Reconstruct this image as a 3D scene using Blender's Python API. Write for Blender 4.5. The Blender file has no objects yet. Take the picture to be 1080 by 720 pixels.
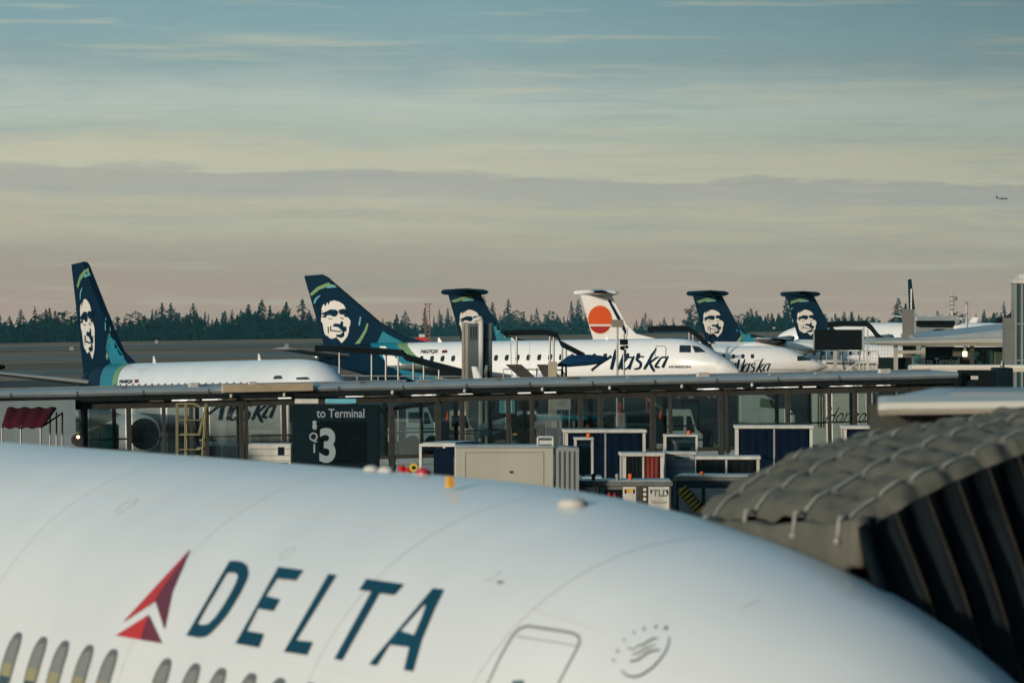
import bpy, bmesh, math, random
from mathutils import Vector, Matrix
from mathutils.geometry import tessellate_polygon
from mathutils.bvhtree import BVHTree
random.seed(7)
S = bpy.context.scene
C = S.collection
F, CX, HY, H = 6000.0, 540.0, 322.0, 7.0      # lens in photo pixels, horizon row, eye height
def W(px, py, Y): return Vector(((px-CX)/F*Y, Y, H-(py-HY)/F*Y))
def sc(Y): return F/Y
# ------------------------------------------------------------------ materials
MATS = {}
def mat(name, col, rough=.5, metal=0, var=.12, scale=3.0, coat=0, emit=None, bump=0, streak=False, alpha=None):
    if name in MATS: return MATS[name]
    m = bpy.data.materials.new(name); m.use_nodes = True
    nt = m.node_tree; N = nt.nodes; L = nt.links
    b = N['Principled BSDF']
    b.inputs['Roughness'].default_value = rough
    b.inputs['Metallic'].default_value = metal
    b.inputs['Specular IOR Level'].default_value = .03 if (max(col) < .1 and rough > .2) else (.18 if rough >= .34 and not coat and not metal else .5)
    if coat: b.inputs['Coat Weight'].default_value = coat; b.inputs['Coat Roughness'].default_value = .08
    tc = N.new('ShaderNodeTexCoord'); mp = N.new('ShaderNodeMapping')
    L.new(tc.outputs['Object'], mp.inputs[0])
    if streak: mp.inputs['Scale'].default_value = (1, 1, .18)
    nz = N.new('ShaderNodeTexNoise'); nz.inputs['Scale'].default_value = scale; nz.inputs['Detail'].default_value = 7
    nz.inputs['Roughness'].default_value = .62
    L.new(mp.outputs[0], nz.inputs['Vector'])
    mr = N.new('ShaderNodeMapRange'); mr.inputs[1].default_value = .3; mr.inputs[2].default_value = .7
    mr.inputs[3].default_value = 1-var; mr.inputs[4].default_value = 1+var*.6
    L.new(nz.outputs[0], mr.inputs[0])
    vm = N.new('ShaderNodeVectorMath'); vm.operation = 'SCALE'; vm.inputs[0].default_value = col[:3]
    L.new(mr.outputs[0], vm.inputs['Scale']); L.new(vm.outputs[0], b.inputs['Base Color'])
    r2 = N.new('ShaderNodeMapRange'); r2.inputs[1].default_value = .3; r2.inputs[2].default_value = .7
    r2.inputs[3].default_value = max(.02, rough-.07); r2.inputs[4].default_value = min(1, rough+.09)
    L.new(nz.outputs[0], r2.inputs[0]); L.new(r2.outputs[0], b.inputs['Roughness'])
    if bump:
        bp = N.new('ShaderNodeBump'); bp.inputs['Strength'].default_value = bump; bp.inputs['Distance'].default_value = .02
        L.new(nz.outputs[0], bp.inputs['Height']); L.new(bp.outputs[0], b.inputs['Normal'])
    if emit:
        b.inputs['Emission Color'].default_value = (*emit[:3], 1); b.inputs['Emission Strength'].default_value = emit[3]
    MATS[name] = m
    return m
def glassmat(name, tint, rf=.12):
    m = bpy.data.materials.new(name); m.use_nodes = True
    nt = m.node_tree; N = nt.nodes; L = nt.links
    for n in list(N): N.remove(n)
    o = N.new('ShaderNodeOutputMaterial'); mx = N.new('ShaderNodeMixShader'); t = N.new('ShaderNodeBsdfTransparent')
    g = N.new('ShaderNodeBsdfGlossy'); g.inputs['Roughness'].default_value = .04; g.inputs['Color'].default_value = (.8,.85,.85,1)
    t.inputs['Color'].default_value = (*tint, 1); mx.inputs[0].default_value = rf
    L.new(t.outputs[0], mx.inputs[1]); L.new(g.outputs[0], mx.inputs[2]); L.new(mx.outputs[0], o.inputs[0])
    return m
white   = mat('white aircraft paint', (.74,.745,.74), .34, coat=.35, var=.05, scale=.7)
nearwh  = mat('weathered white paint', (.70,.705,.70), .38, coat=.3, var=.06, scale=.55, streak=False)
navy    = mat('navy livery paint', (.0025,.017,.038), .5, var=.25, scale=.4)
teal    = mat('teal livery paint', (.012,.17,.24), .4, coat=.0, var=.15, scale=.5)
green   = mat('green livery paint', (.15,.27,.13), .45, var=.1)
ltblue  = mat('light blue livery paint', (.12,.36,.42), .35, var=.1)
facew   = mat('emblem white', (.62,.60,.56), .45, var=.06)
black   = mat('matte black', (.008,.010,.012), .6, var=.3)
winM    = mat('cabin window', (.01,.018,.025), .15, var=.2)
deltab  = mat('deep blue lettering', (.008,.055,.09), .5, var=.25, scale=2.2)
redA    = mat('bright red facet', (.44,.022,.022), .4, var=.25, scale=2)
redB    = mat('dark red facet', (.13,.018,.035), .4, var=.3, scale=2)
greyln  = mat('door seam grey', (.25,.27,.265), .5, var=.15)
greylt  = mat('light seam grey', (.585,.59,.58), .5, var=.05)
inkM    = mat('charcoal blue print', (.10,.14,.15), .5, var=.2)
orange  = mat('orange livery paint', (.62,.075,.004), .4, var=.1, scale=.6)
rededge = mat('sunset red paint', (.36,.012,.012), .4, var=.2)
yel     = mat('pale yellow paint', (.75,.24,.03), .4)
bare    = mat('bare grey metal', (.35,.37,.38), .35, metal=.8, var=.15)
steel   = mat('galvanised steel', (.30,.32,.33), .45, metal=.3, var=.2)
dsteel  = mat('dark bronze frame', (.055,.055,.05), .5, var=.2)
roofM   = mat('grey roof sheet', (.30,.35,.37), .35, metal=.2, var=.18, scale=1.2)
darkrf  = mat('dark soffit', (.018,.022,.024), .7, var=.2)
cream   = mat('cream painted metal', (.37,.365,.31), .5, var=.08, scale=1.1, streak=True)
offwh   = mat('off white frame paint', (.53,.53,.49), .5, var=.32, scale=1.8, streak=True)
greypan = mat('grey panel', (.22,.25,.26), .5, var=.12, streak=True)
corr    = mat('blue grey corrugated sheet', (.26,.33,.36), .5, var=.1, streak=True)
navycur = mat('navy vinyl curtain', (.0025,.008,.022), .65, var=.4, scale=1.5, bump=.4)
maroon  = mat('maroon canvas', (.055,.010,.017), .8, var=.2, bump=.3)
redcur  = mat('faded red vinyl curtain', (.16,.022,.015), .5, var=.3, bump=.3)
rubber  = mat('black rubber', (.012,.012,.012), .8)
canvas  = mat('taupe bellows canvas', (.108,.105,.085), .9, var=.3, scale=2.2, bump=.5)
strapM  = mat('light webbing strap', (.30,.295,.265), .85, var=.2, scale=9)
blackcv = mat('black bellows vinyl', (.009,.013,.016), .6, var=.4, scale=2, bump=.3)
cabcr   = mat('jet bridge cream paint', (.66,.62,.53), .45, var=.07)
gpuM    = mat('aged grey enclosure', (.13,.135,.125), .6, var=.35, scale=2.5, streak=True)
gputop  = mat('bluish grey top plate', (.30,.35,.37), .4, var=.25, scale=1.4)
panelw  = mat('white service panel', (.52,.51,.47), .5, var=.25, streak=True)
oran    = mat('orange plastic', (.75,.13,.03), .45)
yellow  = mat('safety yellow paint', (.55,.42,.06), .5, var=.15)
palyel  = mat('pale yellow steps paint', (.22,.20,.10), .6, var=.2)
redp    = mat('red paint', (.55,.02,.02), .35)
signM   = mat('dark navy sign face', (.006,.014,.020), .5, var=.15)
signtx  = mat('grey sign letters', (.25,.31,.34), .5, var=.08)
lampM   = mat('lit warm lamp', (.9,.8,.5), .5, emit=(1,.82,.45,1.6))
tubeM   = mat('lit light strip', (.8,.8,.75), .5, emit=(1,.97,.88,.75))
tubeD   = mat('unlit light strip', (.45,.46,.43), .5)
tealgl  = mat('teal green glazing', (.012,.06,.055), .12, var=.2)
blueban = mat('pale blue banner', (.25,.40,.43), .6, var=.1)
brown   = mat('brown slatted steel', (.06,.055,.05), .6, var=.3)
tyel    = mat('worn mustard hose', (.33,.20,.03), .6, bump=.4)
blind   = mat('grey window blind', (.20,.215,.205), .5, var=.05)
painted_reflection  = mat('pale yellowish window reveal', (.30,.27,.15), .4, var=.1)  # yellow horizon reflection painted across the middle of each window
pane    = mat('dark window pane', (.02,.03,.035), .06, var=.1)
glass   = glassmat('tinted walkway glass', (.64,.70,.69), .21)
cabglass= glassmat('vehicle glass', (.55,.66,.68), .2)
vanM    = mat('pale green van paint', (.42,.50,.49), .35, coat=.3)
treeD   = mat('dark conifer foliage', (.006,.021,.020), .9, var=.5, scale=.6)
treeL   = mat('mid conifer foliage', (.011,.028,.024), .9, var=.5, scale=.6)
trunkM  = mat('conifer bark', (.05,.035,.025), .9)
# ------------------------------------------------------------------ mesh builder
class MB:
    def __init__(s): s.bm = bmesh.new()
    def quad(s, *p):
        return s.bm.faces.new([s.bm.verts.new(q) for q in p])
    def box(s, x0, x1, y0, y1, z0, z1, bev=0):
        v = [s.bm.verts.new((x, y, z)) for x in (x0, x1) for y in (y0, y1) for z in (z0, z1)]
        fs = [s.bm.faces.new([v[i] for i in q]) for q in ((0,1,3,2),(4,6,7,5),(0,4,5,1),(2,3,7,6),(0,2,6,4),(1,5,7,3))]
        if bev:
            e = list({e for f in fs for e in f.edges})
            bmesh.ops.bevel(s.bm, geom=e, offset=bev, segments=2, affect='EDGES', profile=.5)
        return s
    def tube(s, p0, p1, r0, r1=None, n=8, cap=True):
        r1 = r0 if r1 is None else r1
        p0 = Vector(p0); p1 = Vector(p1); d = (p1-p0).normalized()
        a = d.orthogonal().normalized(); b = d.cross(a)
        R = []
        for p, r in ((p0, r0), (p1, r1)):
            R.append([s.bm.verts.new(p+(a*math.cos(2*math.pi*i/n)+b*math.sin(2*math.pi*i/n))*r) for i in range(n)])
        for i in range(n): s.bm.faces.new((R[0][i], R[0][(i+1)%n], R[1][(i+1)%n], R[1][i]))
        if cap: s.bm.faces.new(R[0][::-1]); s.bm.faces.new(R[1])
        return s
    def path(s, pts, r, n=6):
        for a, b in zip(pts, pts[1:]): s.tube(a, b, r, n=n)
        return s
    def loft(s, rings, cap=True, closed=True):
        R = [[s.bm.verts.new(p) for p in ring] for ring in rings]
        n = len(R[0])
        for a, b in zip(R, R[1:]):
            for i in range(n if closed else n-1): s.bm.faces.new((a[i], a[(i+1)%n], b[(i+1)%n], b[i]))
        if cap and closed: s.bm.faces.new(R[0][::-1]); s.bm.faces.new(R[-1])
        return s
    def prism(s, poly, d, axis='y', off=0):       # polygon in the two other axes, thickness d
        def P(u, v, w): return {'y': (u, w, v), 'x': (w, u, v), 'z': (u, v, w)}[axis]
        a = [s.bm.verts.new(P(u, v, off)) for u, v in poly]; b = [s.bm.verts.new(P(u, v, off+d)) for u, v in poly]
        n = len(poly)
        s.bm.faces.new(a); s.bm.faces.new(b[::-1])
        for i in range(n): s.bm.faces.new((a[i], b[i], b[(i+1)%n], a[(i+1)%n]))
        return s
    def ball(s, c, r, sx=1, sy=1, sz=1, seg=12):
        bmesh.ops.create_uvsphere(s.bm, u_segments=seg, v_segments=max(6, seg//2), radius=r,
            matrix=Matrix.Translation(c) @ Matrix.Diagonal((sx, sy, sz, 1)))
        return s
    def build(s, name, m, parent=None, smooth=False, loc=None, rz=0):
        bmesh.ops.recalc_face_normals(s.bm, faces=s.bm.faces)
        me = bpy.data.meshes.new(name); s.bm.to_mesh(me)
        for mm in (m if isinstance(m, (list, tuple)) else [m]): me.materials.append(mm)
        if smooth:
            for p in me.polygons: p.use_smooth = True
        o = bpy.data.objects.new(name, me); C.objects.link(o)
        if parent: o.parent = parent
        if loc is not None: o.location = loc; o.rotation_euler = (0, 0, rz)
        s.bm.free(); return o
def smooth_angle(o, deg=35):
    me = o.data; bm = bmesh.new(); bm.from_mesh(me)
    for f in bm.faces: f.smooth = True
    for e in bm.edges:
        if len(e.link_faces) == 2 and e.calc_face_angle(0) > math.radians(deg): e.smooth = False
    bm.to_mesh(me); bm.free()
def tag(o, label=None, cat=None, group=None, kind=None):
    if label: o['label'] = label
    if cat: o['category'] = cat
    if group: o['group'] = group
    if kind: o['kind'] = kind
    return o
MW = {}
def thing(name, label, cat, loc=(0,0,0), rz=0, group=None):
    o = bpy.data.objects.new(name, None); C.objects.link(o); o.empty_display_size = .3
    o.location = loc; o.rotation_euler = (0, 0, rz); tag(o, label, cat, group)
    MW[o.name] = Matrix.Translation(loc) @ Matrix.Rotation(rz, 4, 'Z')
    return o
def dup(root, loc, rz, label):
    r = root.copy(); C.objects.link(r); r.location = loc; r.rotation_euler = (0, 0, rz); r['label'] = label
    MW[r.name] = Matrix.Translation(loc) @ Matrix.Rotation(rz, 4, 'Z')
    for ch in list(root.children):
        c = ch.copy(); C.objects.link(c); c.parent = r
        for g in list(ch.children):
            d = g.copy(); C.objects.link(d); d.parent = c
    return r
# ------------------------------------------------------------------ painted marks laid on real surfaces
def bvh_of(*objs):
    vs = []; fs = []
    for o in objs:
        k = len(vs); vs += [v.co.copy() for v in o.data.vertices]; fs += [[i+k for i in p.vertices] for p in o.data.polygons]
    return BVHTree.FromPolygons(vs, fs)
def smooth_path(pts, w, k=4):
    w = list(w) if isinstance(w, (list, tuple)) else [w]*len(pts); P = []; Q = []
    n = len(pts)
    for i in range(n-1):
        p0, p1, p2, p3 = pts[max(0, i-1)], pts[i], pts[i+1], pts[min(n-1, i+2)]
        for j in range(k):
            t = j/k; t2 = t*t; t3 = t2*t
            P.append(tuple(.5*((2*p1[a])+(-p0[a]+p2[a])*t+(2*p0[a]-5*p1[a]+4*p2[a]-p3[a])*t2+(-p0[a]+3*p1[a]-3*p2[a]+p3[a])*t3) for a in (0, 1)))
            Q.append(w[i]+(w[i+1]-w[i])*t)
    P.append(tuple(pts[-1])); Q.append(w[-1]); return P, Q
def strip(pts, w, k=0):                                  # a stroked line as a chain of quads sharing edges
    if k: pts, w = smooth_path(pts, w, k)
    P = [Vector(p) for p in pts]; ws = w if isinstance(w, (list, tuple)) else [w]*len(P)
    L = []; R = []
    for i, p in enumerate(P):
        d = (P[min(i+1, len(P)-1)]-P[max(i-1, 0)])
        d = d.normalized() if d.length > 0 else Vector((1, 0)); n = Vector((-d.y, d.x))*ws[i]/2
        L.append(p+n); R.append(p-n)
    return [[[L[i], L[i+1], R[i+1], R[i]]] for i in range(len(P)-1)]
def decal(name, shapes, parent, bvh, m, off=.012, step=None):
    bm = bmesh.new()
    for shp in shapes:
        loops = [[Vector((p[0], p[1], 0)) for p in lp] for lp in shp]
        flat = [v for lp in loops for v in lp]
        vs = [bm.verts.new(v) for v in flat]
        for t in tessellate_polygon(loops):
            try: bm.faces.new([vs[i] for i in t])
            except Exception: pass
    if step:
        xs = [v.co.x for v in bm.verts]; ys = [v.co.y for v in bm.verts]
        for ax, lo, hi in ((0, min(xs), max(xs)), (1, min(ys), max(ys))):
            k = math.ceil(lo/step)*step
            while k < hi:
                co = (k, 0, 0) if ax == 0 else (0, k, 0); no = (1, 0, 0) if ax == 0 else (0, 1, 0)
                bmesh.ops.bisect_plane(bm, geom=bm.verts[:]+bm.edges[:]+bm.faces[:], plane_co=co, plane_no=no)
                k += step
    Mi = MW[parent.name].inverted(); o = Mi @ Vector((0, 0, H)); R3 = Mi.to_3x3()
    bad = []
    for v in bm.verts:
        d = (R3 @ Vector(((v.co.x-CX)/F, 1, -(v.co.y-HY)/F))).normalized()
        hit, n, i, dist = bvh.ray_cast(o, d)
        if hit is None: bad.append(v)
        else:
            if n.dot(d) > 0: n = -n
            v.co = hit + n*off
    if bad: bmesh.ops.delete(bm, geom=bad, context='VERTS')
    me = bpy.data.meshes.new(name); bm.to_mesh(me); bm.free(); me.materials.append(m)
    for p in me.polygons: p.use_smooth = True
    ob = bpy.data.objects.new(name, me); C.objects.link(ob); ob.parent = parent
    return ob
def text_shapes(s, x, y, h, sx=1.0, shear=0.0, rot=0.0, bold=0):   # letter outlines of the built-in font in px space (y down)
    cu = bpy.data.curves.new('t', 'FONT'); cu.body = s; cu.size = 1; cu.offset = bold; cu.resolution_u = 4
    o = bpy.data.objects.new('t', cu); C.objects.link(o)
    dg = bpy.context.evaluated_depsgraph_get(); me = bpy.data.meshes.new_from_object(o.evaluated_get(dg))
    bpy.data.objects.remove(o); out = []
    c, sn = math.cos(rot), math.sin(rot)
    for p in me.polygons:
        pts = []
        for i in p.vertices:
            q = me.vertices[i].co; u = (q.x*sx+q.y*shear)*h/.7; v = -q.y*h/.7
            pts.append((x+u*c-v*sn, y+u*sn+v*c))
        out.append([pts])
    bpy.data.meshes.remove(me)
    return out
def flat_text(name, s, parent, m, x, z, y, h, sx=1.0, bold=0, shear=0):   # lettering on a local x-z face looking to -y
    bm = bmesh.new()
    for (pts,) in text_shapes(s, 0, 0, 1, sx, shear, 0, bold):
        try: bm.faces.new([bm.verts.new((x+p[0]*h, y, z-p[1]*h)) for p in pts])
        except Exception: pass
    me = bpy.data.meshes.new(name); bm.to_mesh(me); bm.free(); me.materials.append(m)
    o = bpy.data.objects.new(name, me); C.objects.link(o); o.parent = parent
    return o
def xf(shapes, f): return [[[f(p) for p in lp] for lp in s] for s in shapes]
# ------------------------------------------------------------------ SETTING: ground
def crest(x): return 1332+3.0*max(-130, min(175, x))
def gz(x, y):
    c = crest(x)
    if y < c: return 0.0
    t = min(1, (y-c)/420); z = -14*(t*t*(3-2*t))
    if y > 3700: t = min(1, (y-3700)/2500); z -= 48*(t*t*(3-2*t))
    return z
apron = mat('apron concrete', (.085,.087,.083), .85, var=.35, scale=.12, bump=.2)
grassM = mat('dry winter turf', (.28,.19,.12), .95, var=.45, scale=.02)
grass2 = mat('greener turf', (.15,.11,.07), .95, var=.4, scale=.03)
taxiM = mat('taxiway asphalt', (.12,.135,.135), .8, var=.2, scale=.05)
runM = mat('runway concrete', (.16,.165,.155), .8, var=.15, scale=.05)
lineM = mat('white runway paint', (.6,.6,.57), .7)
ylineM = mat('yellow taxi paint', (.5,.36,.05), .7)
b = MB(); XS = [-3000, -2000, -1000]+[-500+25*i for i in range(41)]+[1000, 2000, 3000]
YS = [-80, 200, 400, 600, 800]+[900+40*i for i in range(36)]+[2500, 3000, 3700]+[4000+300*i for i in range(8)]+[6500]
G = [[b.bm.verts.new((x, y, gz(x, y))) for x in XS] for y in YS]
for a, c in zip(G, G[1:]):
    for i in range(len(XS)-1): b.bm.faces.new((a[i], a[i+1], c[i+1], c[i]))
o = b.build('ground', apron, None, True); o['kind'] = 'structure'
def band(name, l0, l1, m, dz, px0=-700, px1=1780):
    """strip of airfield between two straight edges; an edge is (row at column 0, row at column 1080) of the ground plane"""
    b = MB(); n = 40; rows = []
    for e in (l0, l1):
        P = []
        for k in range(n+1):
            px = px0+(px1-px0)*k/n; py = max(340.5, e[0]+(e[1]-e[0])*px/1080); q = W(px, py, F*H/(py-HY)); P.append((q.x, q.y, dz))
        rows.append([b.bm.verts.new(p) for p in P])
    for i in range(n): b.bm.faces.new((rows[0][i], rows[0][i+1], rows[1][i+1], rows[1][i]))
    o = b.build(name, m); o['kind'] = 'structure'; return o
band('airfield_grass', (362.2,346.0), (402,384), grassM, .03)
band('airfield_grass_strip', (384,367.5), (391,374), grass2, .06)
band('taxiway', (391,374), (396.5,379), taxiM, .06)
band('runway', (376.5,360.6), (380.5,364.4), runM, .06)
band('runway_shoulder', (370,354.2), (371.6,355.8), grass2, .06)
band('runway_far', (366.5,350.6), (368.6,352.6), taxiM, .06)
band('taxiway_line', (393.6,376.4), (393.9,376.7), ylineM, .09)
band('runway_edge_line', (380.1,364.05), (380.3,364.25), lineM, .09)
b = MB()
for i in range(-12, 30): b.box(-120+i*9, -119.7+i*9, 180, 480, .004, .008)
o = b.build('apron_joint_lines', mat('joint sealant', (.03,.03,.03), .9)); o['kind'] = 'structure'
b = MB()
for x in (-60, -24, 10, 46): b.box(x, x+.3, 270, 480, .010, .014)
o = b.build('apron_lead_in_lines', ylineM); o['kind'] = 'structure'
# ------------------------------------------------------------------ trees
def conifer_mesh(seed, h, w, dense, mt, rnd=False):
    r = random.Random(seed); b = bmesh.new()
    n = int(dense)
    for i in range(n):
        t = (i+.5)/n; z = h*(.10+.90*t)
        if rnd: rad = w*math.sqrt(max(0, 1-(2*t-.85)**2*.8))*.9
        else: rad = w*(1-t)**.85*(1+.28*math.sin(t*23+seed)*(1-t))+.12
        k = 7 if rnd else 6
        for j in range(k):
            a = r.uniform(0, 2*math.pi); L = rad*r.uniform(.45, 1.12); dz = (-.10 if not rnd else .1)*L+r.uniform(-.3, .3)
            c = Vector((math.cos(a)*L, math.sin(a)*L, z+dz)); s = (.34+.55*rad/w)*r.uniform(.6, 1.1)
            q = Vector((math.cos(a+1.57), math.sin(a+1.57), 0))*s
            base = Vector((math.cos(a)*L*.15, math.sin(a)*L*.15, z+.35*s))
            v1 = b.verts.new(base+q*.5); v2 = b.verts.new(base-q*.5)
            v3 = b.verts.new(c-q+Vector((0, 0, -.35*s))); v4 = b.verts.new(c+Vector((q.x*.1, q.y*.1, .15))); v5 = b.verts.new(c+q+Vector((0, 0, -.35*s)))
            b.faces.new((v1, v2, v3, v4, v5))
            v6 = b.verts.new(c+Vector((0, 0, -.9*s))); b.faces.new((v3, v6, v5))
    me = bpy.data.meshes.new('conifer_crown'); b.to_mesh(me); b.free(); me.materials.append(mt); return me
def trunk_mesh(h):
    b = MB(); b.tube((0, 0, 0), (0, 0, h*.55), .28, .14, n=7); b.tube((0, 0, h*.55), (0, 0, h*.97), .14, .03, n=6)
    for k in range(5): 
        a = k*2.4; z = h*(.2+.13*k); b.tube((0, 0, z), (math.cos(a)*1.3, math.sin(a)*1.3, z+.2), .07, .02, n=5)
    me = bpy.data.meshes.new('conifer_trunk'); bmesh.ops.recalc_face_normals(b.bm, faces=b.bm.faces); b.bm.to_mesh(me); b.bm.free(); me.materials.append(trunkM); return me
variants = [(conifer_mesh(i, 20, w, d, mt, rd), trunk_mesh(20)) for i, (w, d, mt, rd) in enumerate(
    [(5.6, 34, treeD, False), (4.4, 36, treeD, False), (6.6, 34, treeD, False), (3.8, 34, treeD, False), (7.0, 26, treeL, True), (5.2, 26, treeL, False)])]
kinds = ['spire shaped dark conifer', 'narrow dark conifer', 'broad mid green conifer', 'slender dark conifer', 'rounded bushy evergreen', 'ragged thin conifer']
def region(px):
    for lim, t in ((75, 'left of the first tail fin'), (140, 'just right of the first tail fin'), (325, 'between the two leftmost tail fins'),
                   (465, 'right of the second tail fin'), (600, 'left of the orange disc tail'), (722, 'right of the orange disc tail'),
                   (822, 'between the two rightmost T tails'), (950, 'right of the rightmost T tail'), (1200, 'near the right end of the treeline')):
        if px < lim: return t
def top_row(px):
    base = 331.5+3*math.sin(px*.021)+2.5*math.sin(px*.057+1)+3.5*math.sin(px*.16)*math.sin(px*.043+2)
    if px < 140: base -= 2
    if 250 < px < 330: base -= 4
    if 380 < px < 470: base += 3
    if 660 < px < 760: base += 2
    if 740 < px < 1090: base -= 1
    return base
def place_tree(px, Y, top, i, row):
    v = random.choice([0, 0, 1, 1, 2, 3, 3, 4, 5, 5]); 
    X = (px-CX)/F*Y; z0 = gz(X, Y)-.2; ztop = H-(top-HY)/F*Y; hh = max(7, ztop-z0); s = hh/20
    o = thing('conifer_tree', kinds[v]+', '+row+', '+region(px), 'tree', (X, Y, z0), random.uniform(0, 6.28),
              'conifers of the treeline beyond the airfield')
    wx = s*random.uniform(.75, 1.3)*(1.12 if s < .8 else 1)
    o.scale = (wx, wx, s)
    for nm, me in (('crown', variants[v][0]), ('trunk', variants[v][1])):
        c = bpy.data.objects.new(nm, me); C.objects.link(c); c.parent = o
px = -12.0; i = 0
while px < 1092:
    Y = 2000 if px < 345 else (2000+(px-345)*8 if px < 470 else (3000 if px < 700 else max(2300, 3000-(px-700)*7)))
    Y *= random.uniform(.97, 1.03)
    place_tree(px, Y, top_row(px)+random.choice([-14, -9, -6, -3, -1, 1, 3, 4, 6, 8, 10]), i, 'front row')
    px += random.uniform(6.0, 9.5); i += 1
px = -10.0
while px < 1092:
    Y = (2250 if px < 345 else (2300+(px-345)*8 if px < 470 else (3350 if px < 700 else max(2600, 3350-(px-700)*7))))*random.uniform(.98, 1.02)
    place_tree(px, Y, top_row(px)+random.choice([-4, -2, 1, 3, 4, 6]), i, 'back row')
    px += random.uniform(7.5, 11.5); i += 1
# far-off wood closing the gaps behind the rows
bm = bmesh.new(); r = random.Random(3)
for k in range(9000):
    px = r.uniform(-30, 1110)
    Y = (2420 if px < 345 else (2450+(px-345)*8 if px < 470 else (3500 if px < 700 else max(2750, 3500-(px-700)*7))))+r.uniform(0, 60)
    top = top_row(px)+9+3*math.sin(px*.9); py = r.uniform(top, 368)
    c = W(px, py, Y); s = r.uniform(.9, 1.9)
    if c.z < -15: continue
    a = r.uniform(0, 6.28); q = Vector((math.cos(a), math.sin(a)*.5, 0))*s
    bm.faces.new([bm.verts.new(c+q+Vector((0,0,-s))), bm.verts.new(c+Vector((r.uniform(-.3,.3), .6, s*1.3))), bm.verts.new(c-q+Vector((0,0,-s)))])
me = bpy.data.meshes.new('distant_wood'); bm.to_mesh(me); bm.free(); me.materials.append(treeD)
o = bpy.data.objects.new('distant_wood', me); C.objects.link(o)
tag(o, 'dense far wood filling the gaps behind the rows of conifers', 'wood', kind='stuff')
# ------------------------------------------------------------------ AIRCRAFT
def interp(tab, x):
    if x <= tab[0][0]: return tab[0][1:]
    if x >= tab[-1][0]: return tab[-1][1:]
    for i in range(len(tab)-1):
        if tab[i][0] <= x <= tab[i+1][0]:
            p1, p2 = tab[i], tab[i+1]; p0 = tab[max(0, i-1)]; p3 = tab[min(len(tab)-1, i+2)]
            h = p2[0]-p1[0]; t = (x-p1[0])/h; out = []
            for k in range(1, len(p1)):
                m1 = (p2[k]-p0[k])/(p2[0]-p0[0]) if p2[0] != p0[0] else 0
                m2 = (p3[k]-p1[k])/(p3[0]-p1[0]) if p3[0] != p1[0] else 0
                t2 = t*t; t3 = t2*t
                out.append((2*t3-3*t2+1)*p1[k]+(t3-2*t2+t)*h*m1+(-2*t3+3*t2)*p2[k]+(t3-t2)*h*m2)
            return out
def fuselage(tab, zc, n=40, dx=.5):               # tab: x, ztop, zbot, halfwidth
    b = MB(); rings = []; x = tab[0][0]; end = tab[-1][0]
    while True:
        zt, zb, w = interp(tab, x)
        zm = min(max(zc, zb+.35*(zt-zb)), zb+.65*(zt-zb)) if zt-zb < 1.6 else zc
        zm = min(zm, zt-.02); zm = max(zm, zb+.02)
        ring = []
        for i in range(n):
            a = 2*math.pi*i/n; c, s_ = math.cos(a), math.sin(a)
            ring.append((x, w*c, zm+(zt-zm if s_ > 0 else zm-zb)*s_))
        rings.append(ring)
        if x >= end: break
        x = min(end, x+(dx if end-x > 2.2 else .12))
    return b.loft(rings)
def slab_wing(root_le, root_te, tip_le, tip_te, th0, th1, n=6):
    """wing between root and tip given as (x, y, z) points; lens section"""
    b = MB(); rings = []
    for k in range(n+1):
        t = k/n; le = Vector(root_le).lerp(Vector(tip_le), t); te = Vector(root_te).lerp(Vector(tip_te), t); th = th0+(th1-th0)*t
        prof = [(0, 0), (.06, .5), (.3, .9), (.6, .6), (1, .05), (1, -.05), (.6, -.35), (.3, -.45), (.06, -.3)]
        rings.append([tuple(le.lerp(te, u)+Vector((0, 0, v*th))) for u, v in prof])
    return b.loft(rings)
def fin_solid(poly, th, n=1):                     # vertical fin outline in x-z, lens-thick in y
    b = MB(); cx = sum(p[0] for p in poly)/len(poly); cz = sum(p[1] for p in poly)/len(poly)
    ins = [(cx+(x-cx)*.985, cz+(z-cz)*.985) for x, z in poly]
    O = [b.bm.verts.new((x, 0, z)) for x, z in poly]
    for sgn in (-1, 1):
        I = [b.bm.verts.new((x, sgn*th/2, z)) for x, z in ins]; m = len(poly)
        for i in range(m): b.bm.faces.new((O[i], O[(i+1)%m], I[(i+1)%m], I[i]))
        b.bm.faces.new(I)
    return b
FACE = [[(85,270),(85,225),(105,182),(122,210),(138,168),(150,195),(165,160),(205,150),(255,165),(295,192),(312,225),(330,270),(335,310),(360,345),(355,390),(345,400),(345,440),(330,490),(300,530),(275,555),(245,520),(225,500),(185,515),(155,505),(150,490),(130,485),(115,470),(105,430),(95,370),(78,345),(82,315)]]
FDK = [[[(80,282),(115,262),(170,236),(222,238),(246,262),(225,302),(190,304),(178,292),(140,290),(122,316),(80,306),(118,292)]],
       [[(245,242),(290,230),(322,234),(334,262),(334,312),(296,302),(306,288),(262,282)]],
       [[(190,388),(215,368),(262,374),(275,345),(290,355),(292,398),(322,400),(322,440),(300,450),(302,490),(270,506),(225,494),(225,476),(268,472),(290,446),(272,430),(244,404),(205,398)]],
       [[(168,392),(176,392),(178,430),(250,440),(276,436),(276,446),(246,450),(168,440)]],
       [[(145,400),(153,400),(155,460),(147,460)]],
       [[(262,308),(300,322),(296,330),(262,318)]], [[(150,318),(190,324),(188,330),(150,325)]]]
def emblem(parent, bvh, f, step=6, rain=True):
    g = lambda p: f((330+p[0]/9, 300+p[1]/9))
    decal('tail_emblem', xf([FACE], g), parent, bvh, facew, .03, step)
    decal('tail_emblem_shading', xf(FDK, g), parent, bvh, navy, .06, step)
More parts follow.
